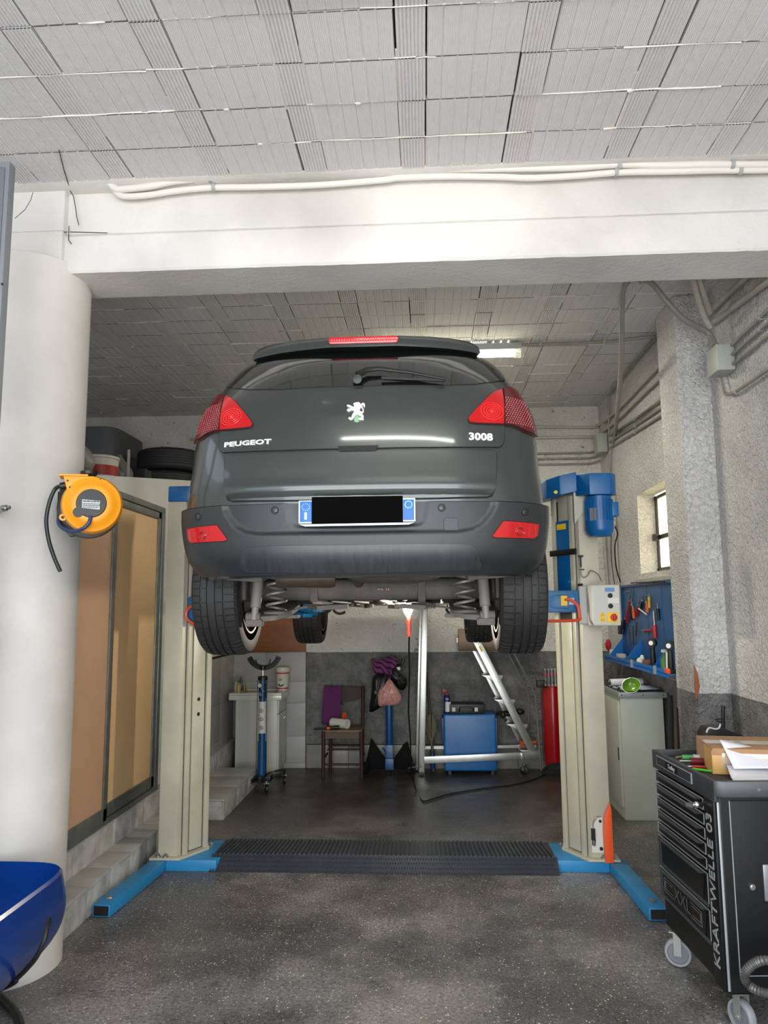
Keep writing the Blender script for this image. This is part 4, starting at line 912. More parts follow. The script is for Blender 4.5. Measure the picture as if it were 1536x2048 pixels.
MB().cyl(rp(-.050, -.040, .036), rp(-.050, -.040, .046), .021, 20).build('hub_cover', RBK, body)
lb = MB().prism([rp(-.036, .014, .048), rp(.034, .010, .048), rp(.034, -.028, .048), rp(-.036, -.022, .048)], ax*.002).build('data_label', mat('label_silver', 'a9adab', .4), body)
m_ = MB(); rr = random.Random(2)
for r_, (yy, h) in enumerate(((.006, .005), (-.004, .003), (-.011, .003), (-.018, .003))):
    x = -.032
    while x < .028:
        ln = rr.uniform(.004, .012); m_.prism([rp(x, yy-.002, .0502), rp(x+ln, yy-.002, .0502), rp(x+ln, yy+h-.002, .0502), rp(x, yy+h-.002, .0502)], ax*.0006); x += ln+.002
m_.build('small_print', mat('print_dark', '3a3d3c', .6), lb, kind='stuff')
MB().prism([rp(-.118, .118, -.045), rp(.0, .122, -.045), rp(.06, .105, -.045), rp(-.09, .02, -.045)], ax*.055).build('hose_guide', OR, body, bevel=.004)
MB().prism([rp(-.135, .126, -.075), rp(-.02, .13, -.075), rp(-.02, .122, -.075), rp(-.135, .118, -.075)], ax*.085).build('top_flap', OR, body, bevel=.002)
MB().lathe([(.0, -.09), (.118, -.088), (.130, -.075), (.130, -.055), (.1, -.05)], rc-rt*.015-up_*.008, ax, 40).prism([rp(-.14, .09, -.12), rp(.03, .11, -.12), rp(.05, -.11, -.12), (rp(-.09, -.128, -.12)), rp(-.14, -.07, -.12)], ax*.03).build('back_plate', RBK, reel, bevel=.004)
MB().lathe([(.02, -.01), (.034, 0), (.036, .012), (.02, .016)], rp(-.02, .135, -.03), up_, 20, closed=True).build('roller_guide', RBK, reel)
MB().lathe([(.007, -.004), (.015, -.004), (.015, .004), (.007, .004)], rp(-.112, -.058, .0), ax, 16, closed=True).build('lug', OR, body)
for a, b_ in ((-.10, .098), (-.09, .070), (-.075, -.05), (.03, .112)): MB().cyl(rp(a, b_, .010), rp(a, b_, .0145), .004, 10).build('screw', RBK, body)
MB().tube(sm([rp(.0, -.055, .045), rp(-.006, -.085, .052), rp(-.03, -.110, .045), rp(-.075, -.118, .01), rp(-.12, -.095, -.02), rp(-.135, -.06, -.05), rp(-.125, -.035, -.07)], 6), .008, 10).build('inlet_hose', mat('hose_blue', '27375f', .4), reel)
MB().tube(sm([rp(-.10, .085, -.02), rp(-.125, .08, -.02)] + [P(x, y, Y=3.40) for x, y in ((118, 990), (108, 1012), (102, 1045), (106, 1080), (116, 1112), (127, 1137))], 7), .0085, 10).build('hose_end', mat('hose_dark', '15201f', .4), reel)
MB().cyl(rp(-.10, .085, -.02), rp(-.13, .078, -.02), .015, 14).build('hose_stop', RBK, reel)
MB().bar(rc-ax*.11, V((-1.86, 3.60, 2.19)), .06, .14).build('wall_bracket', RBK, reel)
reel.scale = (1.12,)*3
# compressed-air coupling at the left edge
t = MB().cyl((-2.08, 3.42, 2.17), P(6, 1017, Y=3.30), .016, 14).cyl(P(4, 1017, Y=3.30), P(20, 1015, Y=3.30), .009, 12).lathe([(.012, 0), (.016, .004), (.012, .012)], P(10, 1016, Y=3.30), (1, 0, 0), 12, closed=True)
tag(t.build('air_coupling', STEEL), 'small steel air coupling sticking out of the column at the left edge', 'coupling')
# steel gate post at the left edge of the frame
gp = MB().box(-2.0, P(12, 450, Y=3.0).x, 3.0, 3.05, 1.98, P(12, 322, Y=3.0).z).build('door_2', mat('gate_steel', '7b8086', .5), bevel=.006, **ST)
MB().box(-1.96, P(4, 450, Y=3.0).x, 2.994, 3.0, 2.2, P(5, 335, Y=3.0).z).build('panel', mat('gate_panel', '6a6f75', .5), gp, bevel=.003)
for z in (2.85, 3.12): MB().cyl((P(9, 560, Y=3).x-.008, 3.0, z), (P(9, 560, Y=3).x-.008, 2.995, z), .005, 8).build('rivet', BLACK, gp)
MB().box(-2.6, -1.95, 3.0, 3.05, 0, 2.0).build('door_2', mat('gate_steel', '4a5058', .45), **ST)
# blue tub in front of the column
TB = mat('tub_blue', '0a3a8a', .25, var=(2, .3, '082a66'), coat=.4)
x0, x1_, y0, y1 = -2.5, -1.545, 2.3, 3.34
def tub(u, v, ins=0):
    a = u*math.tau; ca, sa = math.cos(a), math.sin(a); k = .3
    sx_ = math.copysign(abs(ca)**k, ca); sy_ = math.copysign(abs(sa)**k, sa); dep = math.sin(v*math.pi/2); sc = max(.02, (1-v**3.2))**.5 - ins
    z = .59 - .43*v
    bul = 1+.07*math.sin(min(1, v*1.5)*math.pi*.5)
    return V(((x0+x1_)/2+(x1_-x0)/2*sx_*sc*bul, (y0+y1)/2+(y1-y0)/2*sy_*sc*bul, z+(.012 if ins else 0)))
b = MB(); b.grid(56, 16, lambda u, v: tub(u*55/56, v), wrap=True); b.grid(56, 16, lambda u, v: tub(u*55/56, v*.97, .018), wrap=True)
b.add([tub(i/56, 0) for i in range(56)]+[tub(i/56, 0, .018) for i in range(56)], [(i, (i+1) % 56, 56+(i+1) % 56, 56+i) for i in range(56)])
t = thing('parts_tub', 'big dark blue rounded tub standing at the foot of the white column', 'tub', (-2.06, 2.85, 0))
b.build('tub_shell', TB, t, smooth=50)
MB().box(-2.35, -1.85, 2.6, 3.1, 0, .17).build('stand', BLACK, t)
tag(MB().tube(sm([P(100, 1838, Y=2.9), P(94, 1856, Y=2.86), P(88, 1880, Y=2.84), P(74, 1912, Y=2.84), P(56, 1935, Y=2.86), P(36, 1955, Y=2.9), P(10, 1975, Y=3.0), (-2.1, 3.2, .02)], 6), .009, 8).build('hose', RBK), 'thin black hose hanging down the side of the blue tub', 'hose')
hz = [P(-20, 1975, Z=.018), P(8, 2000, Z=.018), P(30, 2025, Z=.018), P(42, 2060, Z=.018), P(40, 2110, Z=.018)]
tag(MB().tube(sm(hz, 8), .018, 10).build('floor_hose', RBK), 'thick black hose lying on the floor in the bottom left corner', 'hose')
# ---- things stored on the loft
LZ = 2.58
def tyre_flat(c, R=.33, w=.21):
    r = thing('tyre', '', 'tyre', c, (0, 0, random.uniform(0, 90)))
    pr = [(R-.10, 0), (R-.09, .0), (R-.04, .006), (R-.012, .02), (R, .04)]
    for k in range(1, 6):
        z = .04+(w-.08)*k/6; pr += [(R, z-.006), (R-.007, z-.005), (R-.007, z+.005), (R, z+.006)]
    pr += [(R, w-.04), (R-.012, w-.02), (R-.04, w-.006), (R-.10, w), (R-.11, w-.02), (R-.11, .02)]
    MB().lathe(pr, (0, 0, 0), (0, 0, 1), 48, closed=True).build('tread', RUB, r, smooth=30); return r
t1 = tyre_flat((-2.59, 7.30, LZ), w=.235); t1['label'] = 'black car tyre at the bottom of the stack on the loft'
t1['group'] = 'tyres on the loft'
again(t1, (-2.60, 7.28, LZ+.237), 30, 'black car tyre in the middle of the stack on the loft'); again(t1, (-2.58, 7.31, LZ+.474), 70, 'black car tyre on top of the stack on the loft')
b = MB(); 
def crate_pt(u, v, o=0):
    a = u*math.tau; k = .35; sx_ = math.copysign(abs(math.cos(a))**k, math.cos(a)); sy_ = math.copysign(abs(math.sin(a))**k, math.sin(a)); t_ = .86+.14*(1-v)
    return V((-3.36+(.40*t_-o)*sx_, 7.35+(.50*t_-o)*sy_, LZ+.90*v-(o*.5)))
b.grid(40, 8, lambda u, v: crate_pt(u*39/40, v), wrap=True); b.add([crate_pt(i/40, 1) for i in range(40)], [list(range(40))])
tag(b.build('storage_bin', mat('bin_grey', '4c4d50', .6), bevel=.012), 'large dark grey plastic bin at the back of the loft behind the tyres', 'bin')
t = thing('paint_bucket', 'white bucket with red and yellow label on the loft beside the column', 'bucket', (-2.40, 5.30, LZ), (0, 0, 0))
MB().lathe([(.0, 0), (.11, 0), (.125, .22), (.132, .225), (.132, .24), (.12, .245), (.12, .02), (0, .02)], (0, 0, 0), (0, 0, 1), 32).build('pail', mat('pail_white', 'b8b4a6', .5), t)
MB().lathe([(.1185, .09), (.1245, .17), (.1255, .17), (.1195, .09)], (0, 0, 0), (0, 0, 1), 32, closed=True).build('label_band', mat('label_red', '9c2318', .5), t)
MB().lathe([(.116, .055), (.1185, .09), (.1195, .09), (.117, .055)], (0, 0, 0), (0, 0, 1), 32, closed=True).build('label_band', mat('label_yellow', 'c79a1e', .5), t)
def sack(name, lab, c, r, m, cat_='bag', seed=0, top=None):
    rr = random.Random(seed); ph = [rr.uniform(0, 6) for _ in range(6)]
    def f(u, v):
        a = u*math.tau; q = math.sin(math.pi*(.03+.94*v))**.6; w_ = 1+.10*math.sin(3*a+ph[0]+v*4)+.06*math.sin(7*a+ph[1]-v*9)
        pin = 1-(.55*ss(.55, 1, v) if top else 0)
        return V(c)+V((r[0]*q*w_*pin*math.cos(a), r[1]*q*w_*pin*math.sin(a), r[2]*v))
    b = MB(); b.grid(32, 18, lambda u, v: f(u*31/32, v), wrap=True); b.add([f(i/32, 1) for i in range(32)], [list(range(32))]); b.add([f(i/32, 0) for i in range(32)], [list(range(32))])
    return tag(b.build(name, m, smooth=60), lab, cat_)
sack('sack', 'pale full plastic sack leaning beside the column on the loft', (-2.42, 4.88, LZ), (.15, .20, .27), mat('sack_pale', '7f827c', .5), seed=1)
sack('bin_bag', 'low black bag at the loft edge beside the column', (-2.40, 4.12, LZ), (.10, .12, .10), mat('bag_black', '0e0e0e', .35), seed=2)
sack('plastic_bag', 'crumpled grey see-through bag on the loft between bucket and tyres', (-2.40, 5.62, LZ), (.11, .14, .33), mat('bag_grey', '62605c', .4), seed=3, top=1)
tag(MB().obox((-2.275, 5.50, LZ+.17), (.02, .05, .34), (0, 0, 20)).build('cardboard_tube', mat('strip_pale', '8d8a83', .6), bevel=.004), 'narrow pale strip of board upright on the loft beside the grey bag', 'board')
tag(MB().box(-2.40, -2.27, 5.84, 5.98, LZ, LZ+.26).build('small_box', BLACK, bevel=.01), 'small black box on the loft next to the tyres', 'box')
# ================================================================ back of the bay
WOODD = mat('dark_mahogany', '33130f', .6, var=(3, .3), stretch=(1, 1, .3)); CHROME = mat('chrome', 'cfd0d0', .18, 1); PURP = mat('purple_towel', '5a2357', .95, bump=(220, .6, .003)); PURP_S = mat('purple_stripe', '2f1030', .95)
JB = mat('jack_blue', '084a80', .35, var=(5, .2)); OFFW = mat('vanity_white', 'c3c4b9', .35, var=(2, .08)); CER = mat('ceramic_white', 'cfcfc6', .2, coat=.5)
def caster(parent, c, r=.035, rot=0, m=None, plate=True, name='caster'):
    c = V(c); R = Euler((0, 0, math.radians(rot))).to_matrix(); d = R @ V((1, 0, 0)); e = R @ V((0, 1, 0))
    f = MB()
    for s in (-1, 1): f.bar(c+d*s*.017+V((0, 0, r*.9)), c+d*s*.017+e*.012+V((0, 0, 0)), .004, .03, up=e)
    f.obox(c+V((0, 0, r+.012)), (.045, .045, .006), (0, 0, rot)).cyl(c+V((0, 0, r+.012)), c+V((0, 0, r+.03)), .011, 10)
    k = f.build(name, STEEL, parent)
    MB().lathe([(.0, -.012), (r*.8, -.012), (r, -.008), (r, .008), (r*.8, .012), (.0, .012)], c, d, 20).build('wheel', m or RBK, k)
    return k
# ---- transmission jack
jx, jy = -1.60, 7.30
j = thing('transmission_jack', 'blue pole jack on castors with black cradle in front of the white sink', 'jack', (jx, jy, 0))
jc = MB().cyl((jx, jy, .10), (jx, jy, 1.03), .033, 24).cyl((jx, jy, .10), (jx, jy, .42), .042, 24); jc = jc.build('cylinder', JB, j)
MB().lathe([(.034, .50), (.0365, .50), (.0365, .80), (.034, .80)], (jx, jy, 0), (0, 0, 1), 24, closed=True).build('warning_strip', mat('strip_white', 'c9cac4', .5), jc)
m_ = MB(); m2 = MB()
for z in (.555, .635, .715):
    m_.tube([(jx-.002+.017*math.cos(a), jy-.038, z+.017*math.sin(a)) for a in (k*math.tau/20 for k in range(20))], .0025, 5, closed=True); m2.obox((jx-.002, jy-.038, z), (.020, .003, .005), (0, 40, 0))
m_.build('ban_sign', mat('sign_red', '8f2a2a', .5), jc, kind='stuff'); m2.build('pictogram', BLACK, jc, kind='stuff')
MB().lathe([(.0345, .83), (.037, .83), (.037, .97), (.0345, .97)], (jx, jy, 0), (0, 0, 1), 24, closed=True).build('navy_label', mat('label_navy', '0a2a4e', .4), jc)
m_ = MB(); rr = random.Random(8)
for k in range(7): m_.obox((jx+rr.uniform(-.02, .02), jy-.0385, .86+.013*k), (rr.uniform(.008, .022), .002, .005))
m_.build('small_print', mat('print_pale', '9fb6c4', .5), jc, kind='stuff')
MB().lathe([(.033, 0), (.047, .0), (.047, .035), (.033, .04)], (jx, jy, 1.00), (0, 0, 1), 24, closed=True).build('collar', RBK, jc)
MB().cyl((jx-.018, jy-.045, .955), (jx-.018, jy-.053, .955), .018, 20).build('gauge', mat('gauge_face', 'c9c9c0', .3), jc)
MB().cyl((jx, jy, 1.02), (jx, jy, 1.13), .009, 14).build('ram', CHROME, j)
cr = MB(); pts = [V((jx+.01+.155*math.cos(a), jy, 1.275+.155*math.sin(a)-.0)) for a in (math.radians(t) for t in range(200, 341, 10))]
for a, c in zip(pts, pts[1:]): cr.bar(a, c+(c-a)*.15, .05, .018, up=(0, 1, 0))
cr.cyl((jx, jy, 1.105), (jx, jy, 1.14), .03, 16)
for dx in (-.05, .05): cr.bar((jx+dx, jy, 1.13), (jx+dx*1.5, jy, 1.20), .012, .012)
cr.build('cradle', RBK, j)
lg = MB()
for dx, dy in ((-.20, .05), (-.08, -.20), (.10, -.24), (.20, .10)):
    lg.bar((jx, jy, .095), (jx+dx, jy+dy, .085), .035, .035)
lg.prism([(jx-.10, jy-.08, .06), (jx+.10, jy-.08, .06), (jx+.10, jy+.08, .06), (jx-.10, jy+.08, .06)], (0, 0, .05)).build('base', RBK, j, bevel=.006)
for dx, dy in ((-.20, .05), (-.08, -.20), (.10, -.24), (.20, .10)): caster(j, (jx+dx, jy+dy, .038), .037, 20)
MB().tube(sm([(jx+.05, jy-.02, .10), (jx+.07, jy-.12, .14), (jx+.15, jy-.14, .17), (jx+.22, jy-.02, .16), (jx+.21, jy+.02, .10)], 6), .008, 8).build('pedal', RBK, j)
for dx in (-.055, .045): MB().cyl((jx+dx, jy, .12), (jx+dx*.9, jy, 1.0), .003, 6).build('return_spring', mat('spring_dark', '3c3c3a', .4, .5), j)
# ---- sink cabinet
sx0, sx1, sy0, sy1 = -2.03, -1.50, 7.66, 8.12
sk = thing('sink_cabinet', 'white sink cabinet with ceramic basin in the back left corner', 'sink', (-1.77, 7.9, 0))
cb = MB().box(-1.96, -1.53, sy0+.02, sy1, .06, .765).build('carcass', OFFW, sk, bevel=.003)
MB().box(-1.96, -1.55, sy0+.05, sy1, 0, .06).build('plinth', OFFW, sk)
for a, c in ((sy0+.03, 7.885), (7.89, sy1-.005)):
    dd = MB().box(-1.53, -1.513, a, c, .075, .62).build('door', OFFW, sk, bevel=.003)
    yk = c-.03 if a < 7.8 else a+.03; MB().lathe([(0, .03), (.011, .026), (.012, .018), (.005, .010), (.005, 0)], (-1.513, yk, .565), (1, 0, 0), 14).build('knob', CHROME, dd)
MB().box(-1.53, -1.513, sy0+.03, sy1-.005, .63, .76).build('drawer_front', OFFW, sk, bevel=.003)
b = MB(); zt_ = .835; b.box(sx0, sx1+.015, sy0, sy1+.01, .765, .815)
rx0, rx1, ry0, ry1 = -1.93, -1.56, 7.76, 8.05
b.prism([(sx0, sy0, .815), (sx1+.015, sy0, .815), (sx1+.015, ry0, .815), (sx0, ry0, .815)], (0, 0, .02)).box(sx0, sx1+.015, ry1, sy1+.01, .815, .835).box(sx0, rx0, ry0, ry1, .815, .835).box(rx1, sx1+.015, ry0, ry1, .815, .835)
b.build('basin', CER, sk, bevel=.006)
MB().prism([(rx0, ry0, .79), (rx1, ry0, .79), (rx1, ry1, .79), (rx0, ry1, .79)], (0, 0, .005)).build('bowl_bottom', CER, sk)
t = thing('hand_cleaner_tub', 'white plastic bucket with orange bands standing on the back of the sink', 'bucket', (-1.60+.07, 8.0, .835))
tx = -1.535; ty = 7.98
MB().lathe([(0, 0), (.058, 0), (.070, .19), (.074, .195), (.074, .215), (.069, .235), (.0, .24)], (tx, ty, .835), (0, 0, 1), 32).build('pail', mat('pail_cream', 'd3cfc2', .4), t)
for z, r_ in ((.012, .0598), (.17, .0695)): MB().lathe([(r_, 0), (r_+.001, .016), (r_-.002, .016)], (tx, ty, .835+z), (0, 0, 1), 32, closed=True).build('orange_band', mat('band_orange', 'b34a22', .5), t)
m_ = MB().tube([(tx-.005+.024*math.cos(a), ty-.067, .90+.018*math.sin(a)) for a in (math.pi+math.pi*k/10 for k in range(11))], .006, 6)
m_.obox((tx-.028, ty-.062, .895), (.014, .004, .012)); m_.build('dark_print', BLACK, t)
text('lettering', 'LB1', .028, mat('print_dark', '3a3d3c', .6), t, plane_m4((tx-.01, ty-.068, .945), (1, 0, 0), (0, 0, 1)))
for k, (x, y, h, col) in enumerate(((-1.985, 7.78, .11, 'a8a79a'), (-1.945, 7.73, .10, 'b5a04e'), (-1.90, 7.80, .085, '8f7a26'), (-1.96, 7.88, .15, '4d4a42'))):
    g = MB().lathe([(0, 0), (.017, 0), (.019, .01), (.018, h*.7), (.009, h*.8), (.009, h*.95), (.0, h)], (x, y, .835), (0, 0, 1), 18).build('bottle', mat('bottle_glass_'+str(k), col, .25, coat=.5))
    tag(g, ('small clear bottle at the left edge of the sink top', 'small yellowish bottle on the front left corner of the sink', 'short amber bottle on the sink right of the yellowish one', 'tall thin dark bottle at the back of the sink corner')[k], 'bottle')
# ---- chair
ch = thing('wooden_chair', 'dark wooden chair with worn seat standing against the grey back wall', 'chair', (-.86, 7.8, 0))
x0, x1 = -1.055, -.665; yf, yb = 7.66, 7.99
def leg(p, q, r0_, r1_): MB().tube([p, (V(p)+V(q))/2, q], [r0_, (r0_+r1_)/2, r1_], 12).build('leg', WOODD, ch)
leg((x0, yf, 0), (x0+.005, yf, .46), .017, .021); leg((x1, yf, 0), (x1-.005, yf, .46), .017, .021)
leg((x0+.03, yb, 0), (x0+.035, yb+.03, .87), .016, .018); leg((x1-.02, yb, 0), (x1-.015, yb+.03, .87), .016, .018)
MB().box(x0-.005, x1+.005, yf-.01, yb+.01, .445, .470).build('seat', mat('worn_seat', '7a664a', .6, var=(6, .5, '3b2d22'), stretch=(1, 4, 1)), ch, bevel=.008)
MB().box(x0+.02, x1-.02, yf-.01, yf+.012, .39, .445).box(x0+.02, x0+.04, yf, yb, .39, .445).box(x1-.04, x1-.02, yf, yb, .39, .445).build('apron', mat('worn_apron', '5b4636', .6, var=(5, .4)), ch)
b = MB(); b.grid(13, 2, lambda u, v: V((x0+.04+(x1-x0-.07)*u, yb+.03-.02*math.sin(u*3.14), (.735-.03*math.sin(u*3.14))*(1-v)+v*(.845+.02*math.sin(u*3.14))))); b.grid(13, 2, lambda u, v: V((x0+.04+(x1-x0-.07)*u, yb+.048-.02*math.sin(u*3.14), (.735-.03*math.sin(u*3.14))*(1-v)+v*(.845+.02*math.sin(u*3.14)))))
b.build('backrest', WOODD, ch)
for y_, z in ((yf, .22), (yf, .135)): MB().cyl((x0, y_+.0 if z < .2 else yb, z+.0), (x1, y_ if z < .2 else yb, z), .010, 10).build('stretcher', WOODD, ch)
MB().cyl((x0+.01, yb, .26), (x1-.01, yb, .26), .009, 10).build('stretcher', WOODD, ch)
for x in (x0, x1): MB().cyl((x, yf, .18), (x, yb, .18), .010, 10).build('stretcher', WOODD, ch)
# purple towel over the left end of the backrest
def cloth(name, lab, pts_fn, m, nu=20, nv=20, cat_='towel', thick=.004, parent=None):
    b = MB(); b.grid(nu, nv, pts_fn); o = b.build(name, m, parent, smooth=80, recalc=False)
    md = o.modifiers.new('s', 'SOLIDIFY'); md.thickness = thick
    dg = bpy.context.evaluated_depsgraph_get(); dg.update(); me = bpy.data.meshes.new_from_object(o.evaluated_get(dg)); o.modifiers.clear(); o.data = me
    return tag(o, lab, cat_) if lab else o
def tw(u, v):
    x = -1.105+.19*u + .008*math.sin(v*5+1) - .01*(v-.5); s = v*.62-.20
    if s < 0: z = .875+s*1.0-.0; y = yb+.07+.006*math.sin(u*9)
    else: z = .875-s*.93; y = yb-.005-.03*min(1, s*5)+.006*math.sin(u*8+v*3)
    if abs(s) < .03: z = .875-.25*abs(s); y = yb+.03-s*1.2
    return V((x+.01*math.sin(v*3), y, z-.015*u*v))
cloth('towel', 'plain purple towel draped over the left end of the chair back', tw, PURP)
# paper roll, torch, orange wire ball, white tag
p0, p1 = V((-.985, 7.83, .519)), V((-.80, 7.72, .519)); 
tag(MB().lathe([(.024, 0), (.047, 0), (.047, .20), (.024, .20)], p0, p1-p0, 32, closed=True).build('paper_roll', mat('paper_white', 'c9c6be', .9)), 'white paper roll lying on the seat of the wooden chair', 'paper roll')
o = thing('hand_torch', 'black and orange hand torch lying across the front of the chair seat', 'torch', (-.98, 7.68, .47))
MB().cyl((-1.14, 7.62, .487), (-1.02, 7.66, .487), .011, 12).cyl((-.99, 7.67, .49), (-.90, 7.70, .49), .016, 12, .022).build('barrel', RBK, o); MB().cyl((-1.02, 7.66, .487), (-.99, 7.67, .489), .0135, 12).build('grip_ring', ORG, o)
m_ = MB()
for k in range(5): m_.tube([V((-.865+.022*math.cos(a)*math.cos(k*.7), 7.90+.035*math.cos(a)*math.sin(k*.7), .56+.03*math.sin(a)+.005*k)) for a in (i*math.tau/16 for i in range(16))], .0035, 5, closed=True)
m_.tube([(-.865, 7.9, .53), (-.865, 7.9, .475)], .01, 6)
tag(m_.build('orange_strap', ORG), 'coiled orange strap behind the paper roll on the chair seat', 'strap')
# ---- blue axle stand with towel and bags
st = thing('engine_stand', 'blue upright workshop stand on a black wheeled base against the back wall', 'stand', (-.40, 7.95, 0))
MB().cyl((-.40, 7.95, .20), (-.40, 7.95, 1.02), .038, 24).box(-.44, -.36, 7.90, 7.98, .06, .28).build('post', JB, st, bevel=.004)
MB().box(-.442, -.352, 7.86, 7.90, .04, .15).build('front_block', JB, st, bevel=.006); MB().tube([(-.47, 7.92, .25), (-.44, 7.9, .22), (-.43, 7.92, .15)], .01, 8).build('latch', JB, st)
for s in (-1, 1): MB().prism([(-.40+s*.04, 7.93, .03), (-.40+s*.24, 7.93, .03), (-.40+s*.24, 7.93, .12), (-.40+s*(.19), 7.93, .34 if s < 0 else .30), (-.40+s*.15, 7.93, .28), (-.40+s*.04, 7.93, .12)], (0, .06, 0)).build('base_plate', mat('stand_black', '070707', .8, spec=.2), st, bevel=.004)
for s, y_ in ((-1, 7.86), (1, 7.84)):
    c = V((-.40+s*.235, y_, .06)); k = MB().lathe([(.0, -.018), (.04, -.02), (.06, -.012), (.06, .012), (.04, .02), (.0, .018)], c, (1, .5*s, 0), 24).build('wheel', RBK, st); MB().lathe([(.026, -.021), (.03, -.023), (.034, -.021)], c, (1, .5*s, 0), 20).build('hub', STEEL, k)
MB().bar((-.20, 7.80, .075), (-.10, 7.74, .10), .03, .012).bar((-.10, 7.74, .10), (-.07, 7.72, .105), .02, .012).build('brake_lever', STEEL, st, bevel=.002)
MB().cyl((-.40, 7.95, 1.02), (-.40, 7.95, 1.10), .02, 12).tube(sm([(-.40, 7.95, 1.08), (-.33, 7.93, 1.09), (-.27, 7.90, 1.10), (-.245, 7.9, 1.14), (-.25, 7.9, 1.17)], 5), .014, 8).build('handle', RBK, st)
MB().obox((-.315, 7.885, 1.055), (.075, .012, .032), (0, -12, 0)).build('pale_label', mat('label_pale2', 'd8dbd8', .4), st)
def tw2(u, v):   # a corner hanging over the stand top
    x = -.575+.27*u; z = 1.165-.02*math.sin(u*6) - .24*v*(.4+1.3*u*(1-u)*2.2) + .0; y = 7.86+.02*math.sin(u*14)-.02*v+.10*(1-v)**3
    return V((x+.03*v*(.5-u), y, z))
mm = mat('purple_striped_towel', '7a3a72', .95, bump=(220, .5, .003)); N, L = nodes(mm); tc = N.new('ShaderNodeTexCoord'); wv = N.new('ShaderNodeTexWave'); wv.inputs['Scale'].default_value = 7; wv.bands_direction = 'DIAGONAL'; wv.inputs['Distortion'].default_value = 2; wv.inputs['Detail'].default_value = 0
rp_ = N.new('ShaderNodeValToRGB'); rp_.color_ramp.elements[0].position = .22; rp_.color_ramp.elements[1].position = .3; rp_.color_ramp.elements[0].color = (*lin('2f1030'), 1); rp_.color_ramp.elements[1].color = (*lin('7a3a72'), 1)
L.new(tc.outputs['Object'], wv.inputs[0]); L.new(wv.outputs[0], rp_.inputs[0]); L.new(rp_.outputs[0], N['Principled BSDF'].inputs['Base Color'])
cloth('striped_towel', 'purple towel with dark stripes hanging over the top of the blue stand', tw2, mm, 30, 18)
def flatbag(name, lab, outline, y, m, dep=.06, seed=0, cat_='bag'):
    rr = random.Random(seed); pts = outline; n = len(pts); cx_ = sum(p[0] for p in pts)/n; cz_ = sum(p[1] for p in pts)/n
    pts = [(p.x, p.y) for p in sm([(a, b_, 0) for a, b_ in pts], 4, True)]; n = len(pts); ph = rr.uniform(0, 6)
    b = MB()
    for side in (-1, 1):
        b.grid(n, 8, lambda u, v: (lambda p, q: V((cx_+(p[0]-cx_)*q, y+side*dep*math.sqrt(max(0, 1-q*q))*(1+.25*math.sin(14*u*2+ph)*q)+.006*math.sin(u*60+ph)*q, cz_+(p[1]-cz_)*q)))(pts[min(int(round(u*(n-1))), n-1)], max(v, .02)), wrap=True)
    return tag(b.build(name, m, smooth=70), lab, cat_)
flatbag('bin_bag', 'black plastic bag hanging at the left of the blue stand under the striped towel', [(-.56, .98), (-.47, 1.02), (-.41, .98), (-.42, .74), (-.50, .66), (-.585, .62), (-.60, .66), (-.575, .82)], 7.84, mat('bag_black', '0e0e0e', .3), .05, 1)
flatbag('bin_bag', 'round black bag hanging at the right of the pink one on the blue stand', [(-.40, 1.04), (-.33, 1.08), (-.28, 1.02), (-.215, .96), (-.21, .89), (-.25, .84), (-.30, .86), (-.36, .94)], 7.86, mat('bag_black', '0e0e0e', .3), .05, 2)
flatbag('plastic_bag', 'pink see-through plastic bag tied to the front of the blue stand', [(-.40, .955), (-.375, .955), (-.33, .90), (-.27, .80), (-.275, .74), (-.32, .705), (-.42, .695), (-.50, .70), (-.495, .84), (-.45, .89)], 7.78, mat('bag_pink', 'dfa79e', .3, var=(16, .6, 'a8625a'), bump=(30, .8, .02), coat=.4), .055, 3)
# ---- lamp
lp = P(816, 1219, Y=5.2)
L_ = thing('inspection_lamp', 'lit hand lamp with red handle hanging under the car', 'lamp', (lp.x, lp.y, lp.z-.25))
bl = MB().lathe([(.0, .062), (.016, .058), (.026, .042), (.028, .025), (.022, .002), (.014, -.025), (.013, -.035)], (lp.x, lp.y, lp.z-.01), (0, 0, 1), 20)
bl.build('bulb', mat('lit_bulb', 'fff4d8', .3, emit=('fff0c8', 42)), L_)
m_ = MB(); c = V((lp.x, lp.y, lp.z))
for k in range(6): a = k*math.tau/6; m_.tube(sm([c+V((.018*math.cos(a), .018*math.sin(a), -.04)), c+V((.036*math.cos(a), .036*math.sin(a), .01)), c+V((.03*math.cos(a), .03*math.sin(a), .055)), c+V((0, 0, .075))], 5), .0013, 5)
m_.tube([c+V((0, 0, .075)), c+V((.0, .0, .10)), c+V((.02, 0, .115)), c+V((.03, 0, .10))], .002, 6)
m_.build('wire_cage', STEEL, L_)
MB().lathe([(.0, 0), (.012, .0), (.013, .02), (.016, .10), (.019, .105), (.020, .135), (.015, .14)], (lp.x+.004, lp.y, lp.z-.185), (0, 0, 1), 18).build('handle', mat('handle_red', 'a3201c', .4), L_)
cab = [P(*q, Y=5.2+k*.12) for k, q in enumerate(((818, 1280), (818, 1320), (816, 1400), (820, 1450), (822, 1500)))]
cab = [V((lp.x+.006, lp.y, lp.z-.19)), P(818, 1300, Y=5.25), P(819, 1350, Y=5.4), P(817, 1420, Y=5.8), P(821, 1480, Y=6.2), P(822, 1535, Y=6.6), P(832, 1580, Z=.012), P(845, 1601, Z=.008), P(858, 1600, Z=.008), P(900, 1588, Z=.008), P(960, 1578, Z=.008), P(1040, 1567, Z=.008), P(1090, 1550, Z=.008), P(1120, 1540, Z=.008)]
MB().tube(sm(cab, 8), .006, 8).build('cable', mat('cable_black', '121212', .5), L_)
ll = bpy.data.lights.new('bulb_light', 'POINT'); ll.energy = 27; ll.color = (1, .91, .74); ll.shadow_soft_size = .03
